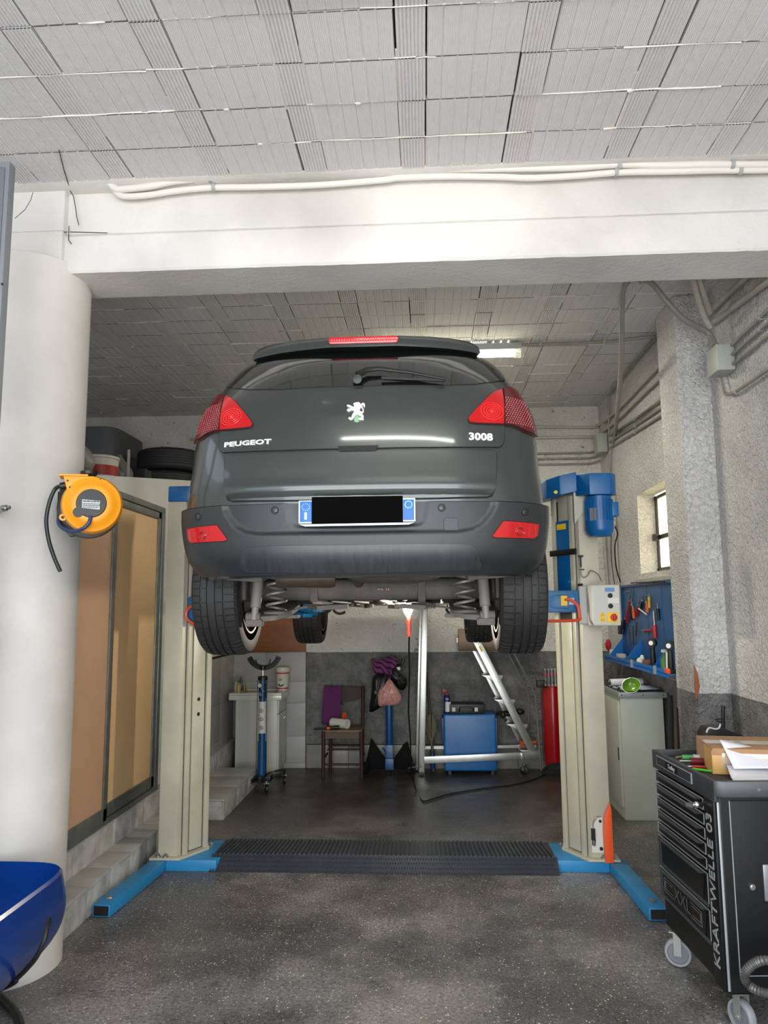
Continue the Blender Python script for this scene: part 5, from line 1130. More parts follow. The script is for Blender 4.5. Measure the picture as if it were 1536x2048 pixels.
lo_ = bpy.data.objects.new('bulb_light', ll); COL.objects.link(lo_); lo_.location = (lp.x, lp.y-.06, lp.z+.0)
# ---- fluorescent tube on the rear ceiling
fz = 3.80
fl_ = thing('ceiling_light', 'lit tube light on the rear ceiling, half hidden by the car roof', 'ceiling light', (.30, 6.06, fz-.05))
MB().box(-.37, .83, 6.01, 6.11, fz+.03, fz+.09).build('housing', mat('fixture_grey', 'aeb1ac', .4), fl_, bevel=.01)
MB().lathe([(.0, 0), (.05, .004), (.05, .05), (.045, .055)], (.83, 6.06, fz+.02), (-1, 0, 0), 20).build('end_cap', mat('fixture_clear', 'c9ccc8', .2, trans=.5), fl_)
MB().cyl((-.35, 6.06, fz+.01), (.78, 6.06, fz+.01), .030, 18).build('tube', mat('lit_tube', 'ffffff', .3, emit=('fff6d6', 16)), fl_)
area('tube_light', (.2, 6.06, fz-.04), (0, 0, 0), 1.1, .06, 34, (1, .94, .78))
area('tube_uplight', (.2, 6.06, fz+.10), (math.pi, 0, 0), 1.1, .12, 5, (1, .93, .75))
# ---- tube light in the front part of the room (reflected in the tailgate)
f2 = thing('ceiling_light', 'hanging tube light above the camera, out of the picture', 'ceiling light', (.05, 1.98, 3.58))
MB().box(-.60, .70, 1.93, 2.03, 3.62, 3.66).box(-.5, -.49, 1.975, 1.985, 3.66, 3.93).box(.59, .6, 1.975, 1.985, 3.66, 3.93).build('housing', mat('fixture_grey', 'aeb1ac', .4), f2, bevel=.01)
MB().cyl((-.55, 1.98, 3.60), (.65, 1.98, 3.60), .013, 14).build('tube', mat('lit_tube2', 'ffffff', .3, emit=('fffaf0', 45)), f2)
# ---- aluminium platform ladder
ALB = mat('ladder_aluminium', 'b9bab4', .32, .85, var=(12, .15))
la = thing('platform_ladder', 'aluminium step ladder on castors leaning across the back wall', 'ladder', (.45, 7.85, 0))
MB().bar(P(843, 1552, Y=7.80), P(851, 1165, Y=7.80), .058, .03, up=(0, 1, 0)).build('upright', ALB, la, bevel=.003)
MB().bar(P(834, 1540, Y=7.98), P(843, 1170, Y=7.98), .03, .03, up=(0, 1, 0)).build('upright', ALB, la, bevel=.003)
dg0, dg1 = P(950, 1275, Y=7.80), P(1068, 1508, Y=7.80)
MB().bar(dg0, dg1, .075, .025, up=(0, 1, 0)).build('stringer', ALB, la, bevel=.003)
MB().bar(dg0+V((-.06, .30, 0)), dg1+V((-.06, .30, 0)), .05, .02, up=(0, 1, 0)).build('stringer', ALB, la, bevel=.003)
for t in (.34, .55, .76, .98):
    c = dg0.lerp(dg1, t)+V((-.0, 0, .01)); MB().prism([(c.x-.13, c.y+.02, c.z), (c.x+.085, c.y+.02, c.z), (c.x+.085, c.y+.02, c.z-.02), (c.x+.04, c.y+.02, c.z-.09)], (0, .30, 0)).build('step', ALB, la, bevel=.002)
MB().bar(P(848, 1520, Y=7.76), P(1082, 1510, Y=7.78), .068, .03, up=(0, 1, 0)).build('base_rail', ALB, la, bevel=.003); e = P(1044, 1512, Y=7.75)
MB().obox(e, (.022, .03, .06)).build('bracket', ALB, la, bevel=.002)
MB().bar(P(848, 1495, Y=8.02), P(1072, 1492, Y=8.02), .03, .03, up=(0, 1, 0)).build('base_rail', ALB, la)
for pts in (((1012, 1297), (1052, 1378), (1057, 1390), (1058, 1480)), ((1023, 1298), (1062, 1372), (1071, 1392), (1078, 1480), (1082, 1540))):
    MB().tube([P(x, y, Y=7.72 if len(pts) == 5 else 8.0) for x, y in pts], .009, 8).build('handrail', STEEL, la)
caster(la, tuple(P(1048, 1530, Y=7.84)[i] if i < 2 else .045 for i in range(3)), .042, 60)
MB().obox(V((P(843, 1550, Y=7.8).x, 7.8, .02)), (.05, .04, .04)).build('foot', RBK, la, bevel=.004)
MB().obox(dg0.lerp(dg1, .10)+V((.0, -.015, 0)), (.02, .003, .06), (0, -27, 0)).build('yellow_label', YEL, la)
# items on the ladder
tag(MB().ball(P(1012, 1427, Y=7.86), (.11, .05, .028), 16, 8).ball(P(1006, 1430, Y=7.80), (.03, .03, .035), 12, 8).ball(P(1040, 1423, Y=7.88), (.05, .05, .03), 12, 8).build('work_glove', RBK), 'black work glove lying on a middle step of the ladder', 'glove')
g = P(1050, 1485, Y=7.86); m_ = MB().ball(g, (.07, .05, .03), 12, 8)
for k in range(4): m_.tube([g+V((-.02+.02*k, 0, 0)), g+V((-.04+.03*k, -.03, -.02)), g+V((-.06+.04*k, -.05, -.045))], [.014, .012, .009], 8)
tag(m_.ball(g+V((.09, 0, .0)), (.035, .04, .02), 10, 6).build('orange_gloves', mat('glove_orange', 'b5552a', .8)), 'orange rubber gloves lying on the lowest ladder step', 'gloves')
# ---- beige roll on the wall
ro = thing('wall_roll', 'large beige roll mounted on the back wall behind the right tyres', 'roll', (.74, 8.02, 1.22))
MB().lathe([(.035, 0), (.115, 0), (.115, .80), (.035, .80)], (.34, 8.01, 1.345), (1, 0, 0), 40, closed=True).build('roll', mat('roll_beige', '9c8470', .6), ro)
MB().cyl((.32, 8.01, 1.345), (1.16, 8.01, 1.345), .02, 12).box(.32, .335, 7.99, 8.15, 1.32, 1.37).box(1.15, 1.165, 7.99, 8.15, 1.32, 1.37).build('holder', STEEL, ro)
# ---- blue tool chest with case and spray can
tc_ = thing('tool_chest', 'blue steel tool chest on the floor behind the ladder', 'tool chest', (.43, 7.98, 0))
bx0, bx1, by0, by1 = .165, .70, 7.84, 8.12
MB().box(bx0, bx1, by0, by1, .035, .60).build('body', mat('chest_blue', '0a5e9e', .35, var=(6, .35, '3a80b4')), tc_, bevel=.02, seg=3)
MB().box(bx0-.015, bx0, by0+.02, by1-.02, .30, .56).build('side_handle', JB, tc_, bevel=.004); MB().box(bx1, bx1+.012, by0+.02, by1-.02, .10, .56).build('side_handle', JB, tc_, bevel=.004)
for x in (bx0+.04, bx1-.06):
    MB().box(x, x+.03, by0+.02, by1-.02, 0, .036).build('foot', RBK, tc_)
cs = thing('tool_case', 'low black case with two white latches lying on the blue chest', 'case', (.42, 7.95, .60))
MB().box(.225, .59, 7.86, 8.08, .601, .70).build('shell', RBK, cs, bevel=.015); MB().tube([(.33, 7.85, .63), (.335, 7.835, .67), (.47, 7.835, .67), (.475, 7.85, .63)], .009, 8).build('handle', RBK, cs)
for x in (.255, .485): MB().box(x, x+.035, 7.848, 7.862, .625, .665).build('latch', mat('latch_white', 'cfcfc8', .4), cs, bevel=.003)
sp_ = thing('spray_can', 'blue and white spray can with red cap on the blue chest', 'spray can', (.20, 7.90, .60))
MB().lathe([(0, 0), (.030, 0), (.032, .006), (.032, .17), (.024, .185), (.012, .19), (0, .19)], (.205, 7.90, .601), (0, 0, 1), 24).build('can', mat('can_blue', '1c2a6a', .3, .3), sp_)
MB().lathe([(.0325, .02), (.0332, .02), (.0332, .12), (.0325, .12)], (.213, 7.893, .601), (0, 0, 1), 24, closed=True).build('label', mat('label_pale2', 'c3cbd8', .4), sp_)
MB().cyl((.205, 7.9, .785), (.205, 7.9, .81), .022, 16).bar((.20, 7.9, .82), (.16, 7.9, .84), .02, .03).build('cap', mat('cap_red', '9a1f2b', .4), sp_, bevel=.004)
text('lettering', 'WD', .02, mat('print_white', 'dff0ff', .5), sp_, plane_m4((.205, 7.866, .75), (1, 0, 0), (0, 0, 1)))
# grease gun and pole on the wall
gg = thing('pole_tool', 'brown pole tool with a coiled cord standing by the blue chest', 'tool', (.02, 8.0, .0))
MB().cyl((.055, 8.0, .0), (.03, 8.05, .60), .022, 14).cyl((.03, 8.05, .6), (.0, 8.09, 1.0), .012, 12).build('pole', mat('pole_brown', '453a2c', .5), gg)
m_ = MB()
for k in range(5): m_.tube(sm([(.03, 8.0, .58), (-.03+.015*k, 7.98, .48-.03*k), (.04, 7.96, .34-.02*k), (.09-.01*k, 7.98, .46), (.05, 8.0, .58)], 5), .006, 6)
m_.build('cord', mat('cord_beige', '6b604c', .7), gg)
MB().lathe([(.016, 0), (.028, .03), (.022, .14), (.01, .17)], (.045, 7.98, .03), (0, 0, 1), 14, caps=True).build('blue_grip', JB, gg)
# ---- red tool stand at the right column
rd = thing('wrench_stand', 'tall red tool stand holding a row of wrenches behind the right column', 'tool stand', (1.30, 8.0, 0))
MB().prism([(1.20, 7.95, .08), (1.30, 7.90, .08), (1.42, 7.95, .08), (1.42, 8.1, .08), (1.2, 8.1, .08)], (0, 0, .80)).build('body', mat('stand_red', 'a01016', .3, coat=.4), rd, bevel=.02)
MB().box(1.33, 1.42, 7.93, 7.955, .10, .86).build('side_panel', RBK, rd); MB().box(1.14, 1.24, 7.90, 7.98, .86, .93).build('bracket', RBK, rd, bevel=.01)
MB().obox((1.30, 7.93, .99), (.20, .05, .035)).build('rack', mat('rack_red', '7d1d22', .4), rd)
for k in range(5):
    x = 1.225+.034*k; w_ = MB().obox((x, 7.90, .96), (.009, .006, .16)).lathe([(.005, -.004), (.0125, -.004), (.0125, .004), (.005, .004)], (x, 7.90, .885), (0, 1, 0), 12, closed=True).lathe([(.004, -.004), (.0115, -.004), (.0115, .004), (.004, .004)], (x, 7.90, 1.045), (0, 1, 0), 12, closed=True).build('wrench', CHROME)
    tag(w_, ('leftmost chrome ring spanner in the row on the red tool stand', 'second chrome ring spanner from the left on the red tool stand', 'middle chrome ring spanner of the five on the red tool stand', 'fourth chrome ring spanner from the left on the red tool stand', 'rightmost chrome ring spanner in the row on the red tool stand')[k], 'spanner', 'spanners hanging in the red tool stand')
tag(MB().prism([(1.15, 7.82, .0), (1.5, 7.80, .0), (1.5, 8.0, .0), (1.2, 8.0, .0)], (0, 0, .05)).ball((1.33, 7.9, .05), (.14, .09, .06), 14, 8).build('rag_heap', mat('rag_dark', '17191c', .9), bevel=.01), 'dark heap of cloth on the floor at the foot of the red stand', 'cloth')
# ================================================================ right side
# ---- conduits and junction boxes
PIPE = mat('conduit_painted', 'b7b3aa', .5, var=(6, .2)); PIPEG = mat('conduit_grey', '918e87', .45, var=(6, .2)); CBX = mat('junction_grey', 'a0a39e', .45)
def pipe(lab, pts, r=.011, m=PIPEG, clips=(), n=6, smooth_=True, nm='conduit_pipe', group=None):
    t = thing(nm, lab, 'pipe', tuple(pts[0]), group=group)
    MB().tube(sm(pts, n) if smooth_ else pts, r, 10).build('pipe', m, t)
    for c in clips: MB().lathe([(r, -.009), (r+.006, -.009), (r+.006, .009), (r, .009)], c[0], c[1], 12, closed=True).build('clip', CBX, t)
    return t
zc2 = 3.845
def bp(x, z, y=BY0-.028): return V((x, y, z))
pA = [P(x, y, Y=3.53) for x, y in ((218, 366), (232, 378), (250, 378), (300, 373), (345, 364), (400, 358), (430, 356), (520, 352), (640, 347), (768, 343), (860, 339), (960, 338), (1060, 337), (1150, 335), (1240, 329), (1330, 331), (1420, 329), (1536, 329), (1640, 322))]
pB = [P(x, y, Y=3.545) for x, y in ((222, 370), (236, 388), (255, 393), (300, 390), (345, 383), (400, 377), (440, 375), (520, 374), (640, 370), (768, 360), (800, 356), (900, 353), (1000, 354), (1060, 356), (1150, 352), (1240, 345), (1350, 343), (1430, 341), (1536, 340), (1640, 336))]
WHP = mat('conduit_white', 'dcd8cf', .5, bump=(30, .4, .004))
ca = (1, 0, 0)
pipe('upper white conduit running along the top of the beam', pA, .0185, WHP, [(P(421, 356, Y=3.53), ca), (P(1238, 330, Y=3.53), ca), (P(1464, 329, Y=3.53), ca)])
pipe('lower white conduit running along the top of the beam', pB, .0165, WHP, [(P(428, 375, Y=3.545), ca), (P(1232, 345, Y=3.545), ca), (P(1480, 341, Y=3.545), ca)])
XN = 2.0; XF = XR-.012
def jbox(lab, c, sz):
    t = thing('junction_box', lab, 'junction box', (c[0], c[1], c[2]-sz[2]/2))
    MB().obox(c, sz).build('box', CBX, t, bevel=.006); MB().obox((c[0]-sz[0]/2-.006, c[1], c[2]), (.014, sz[1]*1.02, sz[2]*1.02)).build('cover', mat('box_cover', 'a9aca4', .5), t, bevel=.004)
    return t
j1 = P(1448, 722, X=1.97); jb1 = jbox('grey junction box on the right wall just in front of the pillar', (1.955, j1.y, j1.z), (.10, .17, .17))
j2 = P(1214, 888, X=1.90); jb2 = jbox('grey junction box high in the back right corner', (1.895, 7.85, P(1214, 888, Y=7.85).z), (.09, .17, .20))
# big flexible loop from ceiling to both boxes
lp_ = [P(1430, 690, Y=j1.y), P(1415, 665, Y=4.85), P(1370, 640, Y=4.75), P(1335, 605, Y=4.7), P(1305, 568, Y=4.7), P(1283, 559, Y=4.75), P(1262, 559, Y=4.8), P(1249, 572, Y=4.85), P(1244, 605, Y=4.95), P(1243, 700, Y=5.3), P(1240, 760, Y=5.8), P(1234, 830, Y=6.6), P(1229, 880, Y=7.5), P(1222, 950, Y=7.7), P(1216, 1000, Y=7.8)]
t = pipe('thick grey flexible conduit looping from the junction box up to the ceiling', lp_, .019, PIPEG, [(P(1262, 560, Y=4.8), (1, 0, 0)), (P(1283, 560, Y=4.75), (1, 0, 0))])
for k, (ya, yb, g) in enumerate(((597, 700, 0), (625, 716, 0), (652, 736, 0))):   # three pipes from the frame edge to the near box
    a = P(1560, 597+27*k, X=XN); c = P(1452, 702+19*k, X=XN-.01); q = a.lerp(c, .5)
    pipe('grey conduit rising from the near junction box to the frame edge, %s of three' % ('uppermost', 'middle one', 'lowest')[k], [a, c], .012, PIPEG, [(P(1522, 635+23*k, X=XN), c-a)], smooth_=False)
    a = P(1418, 745+17*k, X=1.86); 
pipe('grey conduit leaving the near junction box downwards and along the right wall', [P(1440, 750, X=1.985), P(1446, 775, X=1.985), P(1450, 787, X=1.985), P(1462, 788, X=1.985), P(1480, 778, X=1.985), P(1560, 722, X=1.985)], .011, PIPEG, [(P(1472, 783, X=1.985), (0, 1, .2))])
for k in range(3):   # three on the rear right wall
    z0 = .055*k; a = P(1328, 797+15*k, X=XF-.01); c = P(1218, 872+12*k, X=XF-.01); e = P(1205, 900+12*k, Y=WB-.03)
    mid = P(1270, 838+13*k, X=XF-.01)
    m1 = V((XF-.01, a.y, a.z)); 
    pipe('grey conduit on the rear right wall behind the pillar, %s of three' % ('highest', 'middle one', 'lowest')[k], [a, mid, c], .011, PIPEG, [(mid, c-a)], smooth_=False)
    y_ = P(1150, 905+11*k, Y=WB-.03).z
    pipe('thin grey conduit along the back wall to the corner box, %s of three' % ('highest', 'middle one', 'lowest')[k], [P(1000, 908+11*k, Y=WB-.02), P(1150, 906+11*k, Y=WB-.02), P(1185, 904+11*k, Y=WB-.02), P(1200, 898+11*k, Y=WB-.05)], .011, PIPEG, [(P(1157, 906+11*k, Y=WB-.02), (1, 0, 0))])
for k in range(2):
    pipe('pale conduit along the top of the back wall, %s of the two' % ('upper', 'lower')[k], [P(380, 873+22*k+6, Y=WB-.02) if k == 0 else P(900, 877, Y=WB-.02), P(1000, 856+20*k, Y=WB-.02), P(1180, 855+19*k, Y=WB-.02), P(1192, 852+19*k, Y=WB-.04), P(1205, 846+18*k, Y=8.05)], .016, PIPE)
    pipe('pale conduit rising along the rear right wall, %s of the two' % ('upper', 'lower')[k], [P(1206, 845+18*k, X=XF-.02), P(1240, 815+19*k, X=XF-.02), P(1290, 762+22*k, X=XF-.02), P(1325, 725+27*k, X=XF-.02)], .016, PIPE)
pipe('grey conduit from the tube light along the ceiling to the pillar', [P(1036, 690, Z=3.87), P(1200, 684, Z=3.87), P(1300, 674, Z=3.87), P(1312, 676, Z=3.87)], .013, PIPEG, [(P(1080, 688, Z=3.87), (1, 0, 0)), (P(1207, 682, Z=3.87), (1, 0, 0))])
pipe('grey conduit climbing the ceiling corner and down to the corner box', [P(1312, 678, Z=3.87), P(1290, 700, X=XF-.02), P(1240, 762, X=XF-.02), P(1222, 785, X=XF-.02), P(1217, 800, X=XF-.02), P(1219, 870, X=XF-.02)], .012, PIPEG, [(P(1288, 703, X=XF-.02), (0, 1, 0))])
pipe('thick white conduit from behind the beam down to the right wall, left one', [P(1385, 552, Y=4.6), P(1394, 590, Y=4.7), P(1408, 632, Y=4.8), P(1420, 655, Y=4.85)], .02, PIPE)
pipe('thick white conduit from behind the beam down to the right wall, right one', [P(1396, 552, Y=4.62), P(1408, 590, Y=4.72), P(1420, 625, Y=4.85)], .02, PIPE)
pipe('thick white conduit rising along the right wall to the ceiling, upper one', [P(1418, 628, X=1.99), P(1455, 590, X=1.99), P(1500, 548, X=1.99), P(1530, 520, X=1.99)], .02, PIPE)
pipe('thick white conduit rising along the right wall to the ceiling, lower one', [P(1420, 650, X=1.99), P(1455, 624, X=1.99), P(1500, 590, X=1.99), P(1560, 545, X=1.99)], .02, PIPE)
pipe('pair of thin vertical conduits behind the motor, nearer one', [P(1228, 985, X=XF-.01), P(1232, 1080, X=XF-.01), P(1238, 1175, X=XF-.01)], .011, PIPE, [(P(1230, 1052, X=XF-.01), (0, 0, 1))])
pipe('pair of thin vertical conduits behind the motor, farther one', [P(1208, 1060, X=XF-.01), P(1212, 1120, X=XF-.01), P(1216, 1175, X=XF-.01)], .013, PIPE)
tag(MB().tube(sm([P(1229, 1040, X=1.90), P(1224, 1060, X=1.90), P(1222, 1090, X=1.90), P(1224, 1130, X=1.90), P(1229, 1168, X=1.90)], 6), .004, 6).build('thin_cable', BLACK), 'thin black cable hanging down beside the motor', 'cable')
# ---- pegboard with shelf
pb_ = thing('tool_board', 'blue steel tool board hanging on the right wall under the window', 'tool board', (XR-.02, 6.6, 1.2))
PBL = mat('board_blue', '24588c', .4, var=(3, .4, '17365c'), stretch=(1, 1, .4)); px_ = XR-.022
MB().box(px_, XR-.002, 5.80, 7.42, 1.21, 1.885).build('back_panel', PBL, pb_, bevel=.003)
for y in (6.2, 6.62, 7.02): MB().box(px_-.004, px_, y, y+.006, 1.22, 1.88).build('fold', PBL, pb_)
MB().box(px_-.02, XR, 5.80, 7.42, 1.87, 1.89).box(px_-.02, XR, 7.405, 7.42, 1.21, 1.89).build('rim', JB, pb_)
SB = mat('shelf_blue', '1668b8', .35)
MB().box(1.76, XR, 5.62, 7.56, 1.190, 1.198).box(1.76, 1.765, 5.62, 7.56, 1.165, 1.225).build('shelf', SB, pb_, bevel=.002)
for y in (7.45, 6.85, 6.05): MB().prism([(XR-.02, y, 1.20), (1.77, y, 1.20), (XR-.02, y, 1.40)], (0, .008, 0)).build('gusset', SB, pb_)
for y in (6.55, 5.9): MB().box(1.752, 1.762, y, y+.05, 1.17, 1.235).build('price_holder', mat('label_grey', '8fa0aa', .5), pb_)
# hanging tools on the board
def hang(y, z): return V((px_-.012, y, z))
def Q(px, py, x=None): return P(px, py, X=x or (px_-.015))
TR = mat('tool_red', 'b01e26', .4); TB_ = mat('tool_black', '101011', .5); TY = mat('tool_yellow', 'e0b62a', .45); TO = mat('tool_orange', 'd5662c', .45); TW = mat('tool_white', 'cfd2d2', .4); TG = mat('tool_green', '3f6b35', .4)
def pliers(lab, a, c, m, spread=.02):
    a, c = V(a), V(c); t = thing('pliers', lab, 'pliers', tuple(c)); mid = a.lerp(c, .33); e = V((0, spread, 0))
    MB().tube([a-e*.2, mid], [.004, .008], 6).tube([a+e*.2, mid], [.004, .008], 6).ball(mid, .011, 8, 6).build('jaws', STEEL, t)
    MB().tube(sm([mid, mid.lerp(c, .5)+e, c+e*.8], 4), .0075, 6).tube(sm([mid, mid.lerp(c, .5)-e, c-e*.8], 4), .0075, 6).build('handles', m, t); return t
def rod(name, lab, cat_, a, c, r, m, m2=None, frac=.5):
    a, c = V(a), V(c); t = thing(name, lab, cat_, tuple(c)); k = a.lerp(c, frac)
    MB().cyl(a, k, r*.45, 10).build('shaft', STEEL, t); MB().cyl(k, c, r, 12, r*.85).build('handle', m, t); return t
pliers('long black pliers hanging leftmost on the blue board', Q(1252, 1222), Q(1246, 1268), TB_, .03)
pliers('red pliers hanging at the left of the blue board', Q(1262, 1180), Q(1254, 1245), TR)
pliers('black pliers hanging above the orange pair on the blue board', Q(1262, 1195), Q(1264, 1240), TB_)
pliers('orange pliers hanging at the left of the blue board', Q(1264, 1203), Q(1268, 1237), TO)
pliers('dark red long-armed pliers hanging left of the middle cluster', Q(1280, 1200), Q(1272, 1232), TR)
pliers('black and orange pliers hanging in the middle cluster of the blue board', Q(1292, 1195), Q(1295, 1225), TO)
pliers('small black pliers at the top of the middle cluster on the blue board', Q(1286, 1193), Q(1283, 1218), TB_)
rod('screwdriver', 'yellow-handled tool hanging in the middle of the blue board', 'screwdriver', Q(1298, 1188), Q(1299, 1216), .012, TY, frac=.2)
rod('scraper', 'white-handled scraper hanging slanted in the middle of the blue board', 'scraper', Q(1276, 1216), Q(1293, 1229), .008, TW, frac=.1)
rod('file', 'long thin file hanging at the left of the blue board', 'file', Q(1259, 1255), Q(1262, 1298), .004, TB_, frac=.05)
rod('file', 'second long thin file right beside the first one', 'file', Q(1266, 1250), Q(1267, 1290), .004, TB_, frac=.05)
rod('air_gun', 'red-bodied air ratchet hanging at the right of the blue board', 'air tool', Q(1307, 1222), Q(1311, 1276), .022, TR, frac=.52)
rod('air_hose_nozzle', 'dark red nozzle hanging level with the red air ratchet', 'nozzle', Q(1283, 1261), Q(1302, 1261), .010, TR, frac=.3)
rod('screwdriver', 'black-handled screwdriver hanging right of the chain', 'screwdriver', Q(1314, 1206), Q(1318, 1240), .014, TB_, frac=.35)
m_ = MB()
for k in range(8): m_.tube([Q(1306, 1203)+V((0, .006*math.cos(a), -.016*k+.010*math.sin(a))) for a in (i*math.tau/10 for i in range(10))], .002, 5, closed=True)
tag(m_.build('chain', STEEL), 'short dark chain hanging above the red air ratchet', 'chain')
m_ = MB()
for q in (((1247, 1188), (1252, 1183), (1257, 1183)), ((1258, 1182), (1262, 1186), (1264, 1200)), ((1284, 1197), (1290, 1189), (1296, 1192))): m_.tube(sm([Q(*p) for p in q], 5), .003, 6)
tag(m_.build('wall_hooks', STEEL), 'bent wire hooks carrying the pliers on the blue board', 'hook')
rod('chain_wrench', 'dark red thin wrench hanging below the middle cluster', 'wrench', Q(1275, 1232), Q(1272, 1272), .006, mat('tool_rust', '5b2a26', .6), frac=.3)
tag(MB().obox(Q(1240, 1255), (.03, .07, .13)).build('sanding_block', TB_, bevel=.006), 'black rectangular brush hanging at the left end of the board', 'brush')
tag(MB().bar(P(1262, 1166, X=1.90), P(1328, 1164, X=1.90), .012, .012).build('breaker_bar', TB_, bevel=.002), 'black bar lying along the top edge of the blue board', 'bar')
# items on the shelf
def on_shelf(y, x=1.83): return V((x, y, 1.199))
def torch(lab, y):
    c = on_shelf(y, 1.80); t = thing('work_light', lab, 'work light', tuple(c))
    MB().box(c.x-.035, c.x+.035, c.y-.035, c.y+.035, c.z, c.z+.03).cyl(c+V((0, 0, .03)), c+V((0, 0, .17)), .022, 14, .018).build('body', TB_, t, bevel=.004)
    MB().cyl(c+V((.01, .01, .20)), c+V((-.015, -.02, .20)), .035, 20).build('head', TB_, t); MB().cyl(c+V((-.016, -.022, .20)), c+V((-.019, -.026, .20)), .018, 16).build('lens', mat('lens_white', 'e9edf0', .3), t)
torch('black folding work light with round lens on the middle of the shelf', 6.10); torch('black folding work light with round lens at the pillar end of the shelf', 5.50+.17)
t = thing('spray_bottle', 'green bottle with white trigger at the pillar end of the shelf', 'bottle', tuple(on_shelf(5.64, 1.775)))
c = on_shelf(5.78, 1.79); MB().lathe([(0, 0), (.03, 0), (.031, .09), (.012, .12), (.010, .14), (0, .14)], c, (0, 0, 1), 18).build('bottle', TG, t); MB().obox(c+V((0, 0, .155)), (.03, .05, .02)).build('trigger', TW, t)
rod('tyre_inflator', 'white-ended tool leaning beside the green bottle', 'tool', on_shelf(5.68, 1.78)+V((0, 0, .19)), on_shelf(5.70, 1.78), .009, TW, frac=.2)
tag(MB().obox(on_shelf(5.66, 1.768)+V((0, 0, .018)), (.02, .08, .035)).build('orange_box', ORG, bevel=.003), 'small orange box at the pillar end of the shelf', 'box')
tag(MB().box(1.80, 1.86, 7.14, 7.26, 1.199, 1.245).build('pale_box', mat('box_pale', 'bfbab0', .6), bevel=.003), 'small pale box near the far end of the shelf', 'box')
tag(MB().box(1.79, 1.87, 6.70, 6.92, 1.199, 1.225).build('flat_box', mat('box_dark', '34403a', .5), bevel=.003), 'flat dark green case lying on the shelf', 'case')
tag(MB().ball(on_shelf(6.48)+V((-.02, 0, .03)), (.035, .06, .032), 10, 7).ball(on_shelf(6.44)+V((-.02, 0, .055)), (.02, .03, .03), 8, 6).build('cotton_rag', mat('rag_white', 'd9d6d0', .9)), 'crumpled white rag on the middle of the shelf', 'rag')
tag(MB().box(1.79, 1.86, 6.26, 6.36, 1.199, 1.25).build('brown_box', mat('box_brown', '7c4f3e', .6), bevel=.003), 'small reddish brown box beside the white rag', 'box')
for k, y in enumerate((6.98, 6.62, 6.18)):
    tag(MB().cyl(on_shelf(y, 1.80)+V((0, 0, .012)), on_shelf(y+.08, 1.81)+V((0, 0, .012)), .010, 10).build('socket', STEEL), ('small steel socket near the pale box on the shelf', 'small steel socket between flat case and white rag', 'small steel socket left of the middle work light')[k], 'socket')
tg_ = thing('hose_clamp_can', 'white can with a red rag beside the far end of the shelf', 'can', (1.86, 7.62, 1.2))
MB().box(1.80, 1.93, 7.60, 7.74, 1.19, 1.20).build('ledge', SB, tg_); MB().cyl((1.87, 7.66, 1.20), (1.87, 7.66, 1.26), .035, 16).build('can', TW, tg_); MB().ball((1.84, 7.72, 1.30), (.03, .04, .06), 10, 8).build('rag', TR, tg_)
# ---- grey metal cabinet
GC = mat('cabinet_grey_green', 'bcc1b4', .4, var=(1.5, .1))
cb = thing('metal_cabinet', 'tall grey-green metal cabinet under the tool board', 'cabinet', (1.74, 6.75, 0))
MB().box(1.565, 1.905, 6.25, 7.25, 0, .955).build('body', GC, cb, bevel=.004)
for a, c in ((6.29, 6.74), (6.75, 7.21)): 
    d = MB().box(1.553, 1.567, a, c, .09, .92).build('door', GC, cb, bevel=.003); MB().box(1.548, 1.555, (a+.02 if a > 6.5 else a+.03), (a+.035 if a > 6.5 else a+.045), .45, .55).build('handle', TB_, d)
MB().box(1.545, 1.93, 6.22, 7.28, .955, 1.0).build('top', mat('cabinet_top_rim', '8d9691', .4, .2), cb, bevel=.003); MB().box(1.56, 1.915, 6.235, 7.265, 1.0, 1.004).build('black_mat', TB_, cb)
for x in (1.57, 1.74, 1.90): MB().cyl((x, 6.221, .978), (x, 6.216, .978), .005, 8).build('screw', TB_, cb)
zt_ = 1.005
tag(MB().prism([(1.58, 6.55, zt_), (1.62, 6.35, zt_), (1.90, 6.38, zt_), (1.88, 6.78, zt_)], (0, 0, .006)).prism([(1.70, 6.5, zt_+.007), (1.74, 6.27, zt_+.007), (1.91, 6.35, zt_+.007), (1.90, 6.6, zt_+.007)], (0, 0, .004)).build('papers', mat('paper_blueish', 'b9c3d6', .7)), 'loose pale papers spread on top of the metal cabinet', 'papers')
b = MB(); b.grid(12, 2, lambda u, v: V((1.575+.30*v, 6.62+.05*math.cos(u*5.2)+.10*v, zt_+.032+.03*math.sin(u*5.2)))); o = b.build('rolled_paper', mat('paper_white2', 'e4e4ea', .7), smooth=80); tag(o, 'rolled white sheet of paper behind the green bowl', 'paper')
t = thing('green_bowl', 'green bowl tipped on its side on the metal cabinet', 'bowl', (1.685, 6.30, zt_), (42, -30, 0))
MB().lathe([(0, .0), (.03, .0), (.06, .02), (.075, .055), (.071, .055), (.056, .024), (.028, .006), (0, .006)], (0, 0, .02), (0, 0, 1), 28).build('bowl', mat('bowl_green', '5b8a22', .25, coat=.5), t)
tag(MB().ball((1.60, 6.42, zt_+.008), (.012, .012, .008), 8, 6).ball((1.61, 6.52, zt_+.008), (.01, .014, .008), 8, 6).ball((1.595, 6.62, zt_+.008), (.012, .01, .008), 8, 6).build('loose_nuts', TB_, kind='stuff'), 'scatter of small nuts beside the papers on the cabinet', 'nuts')
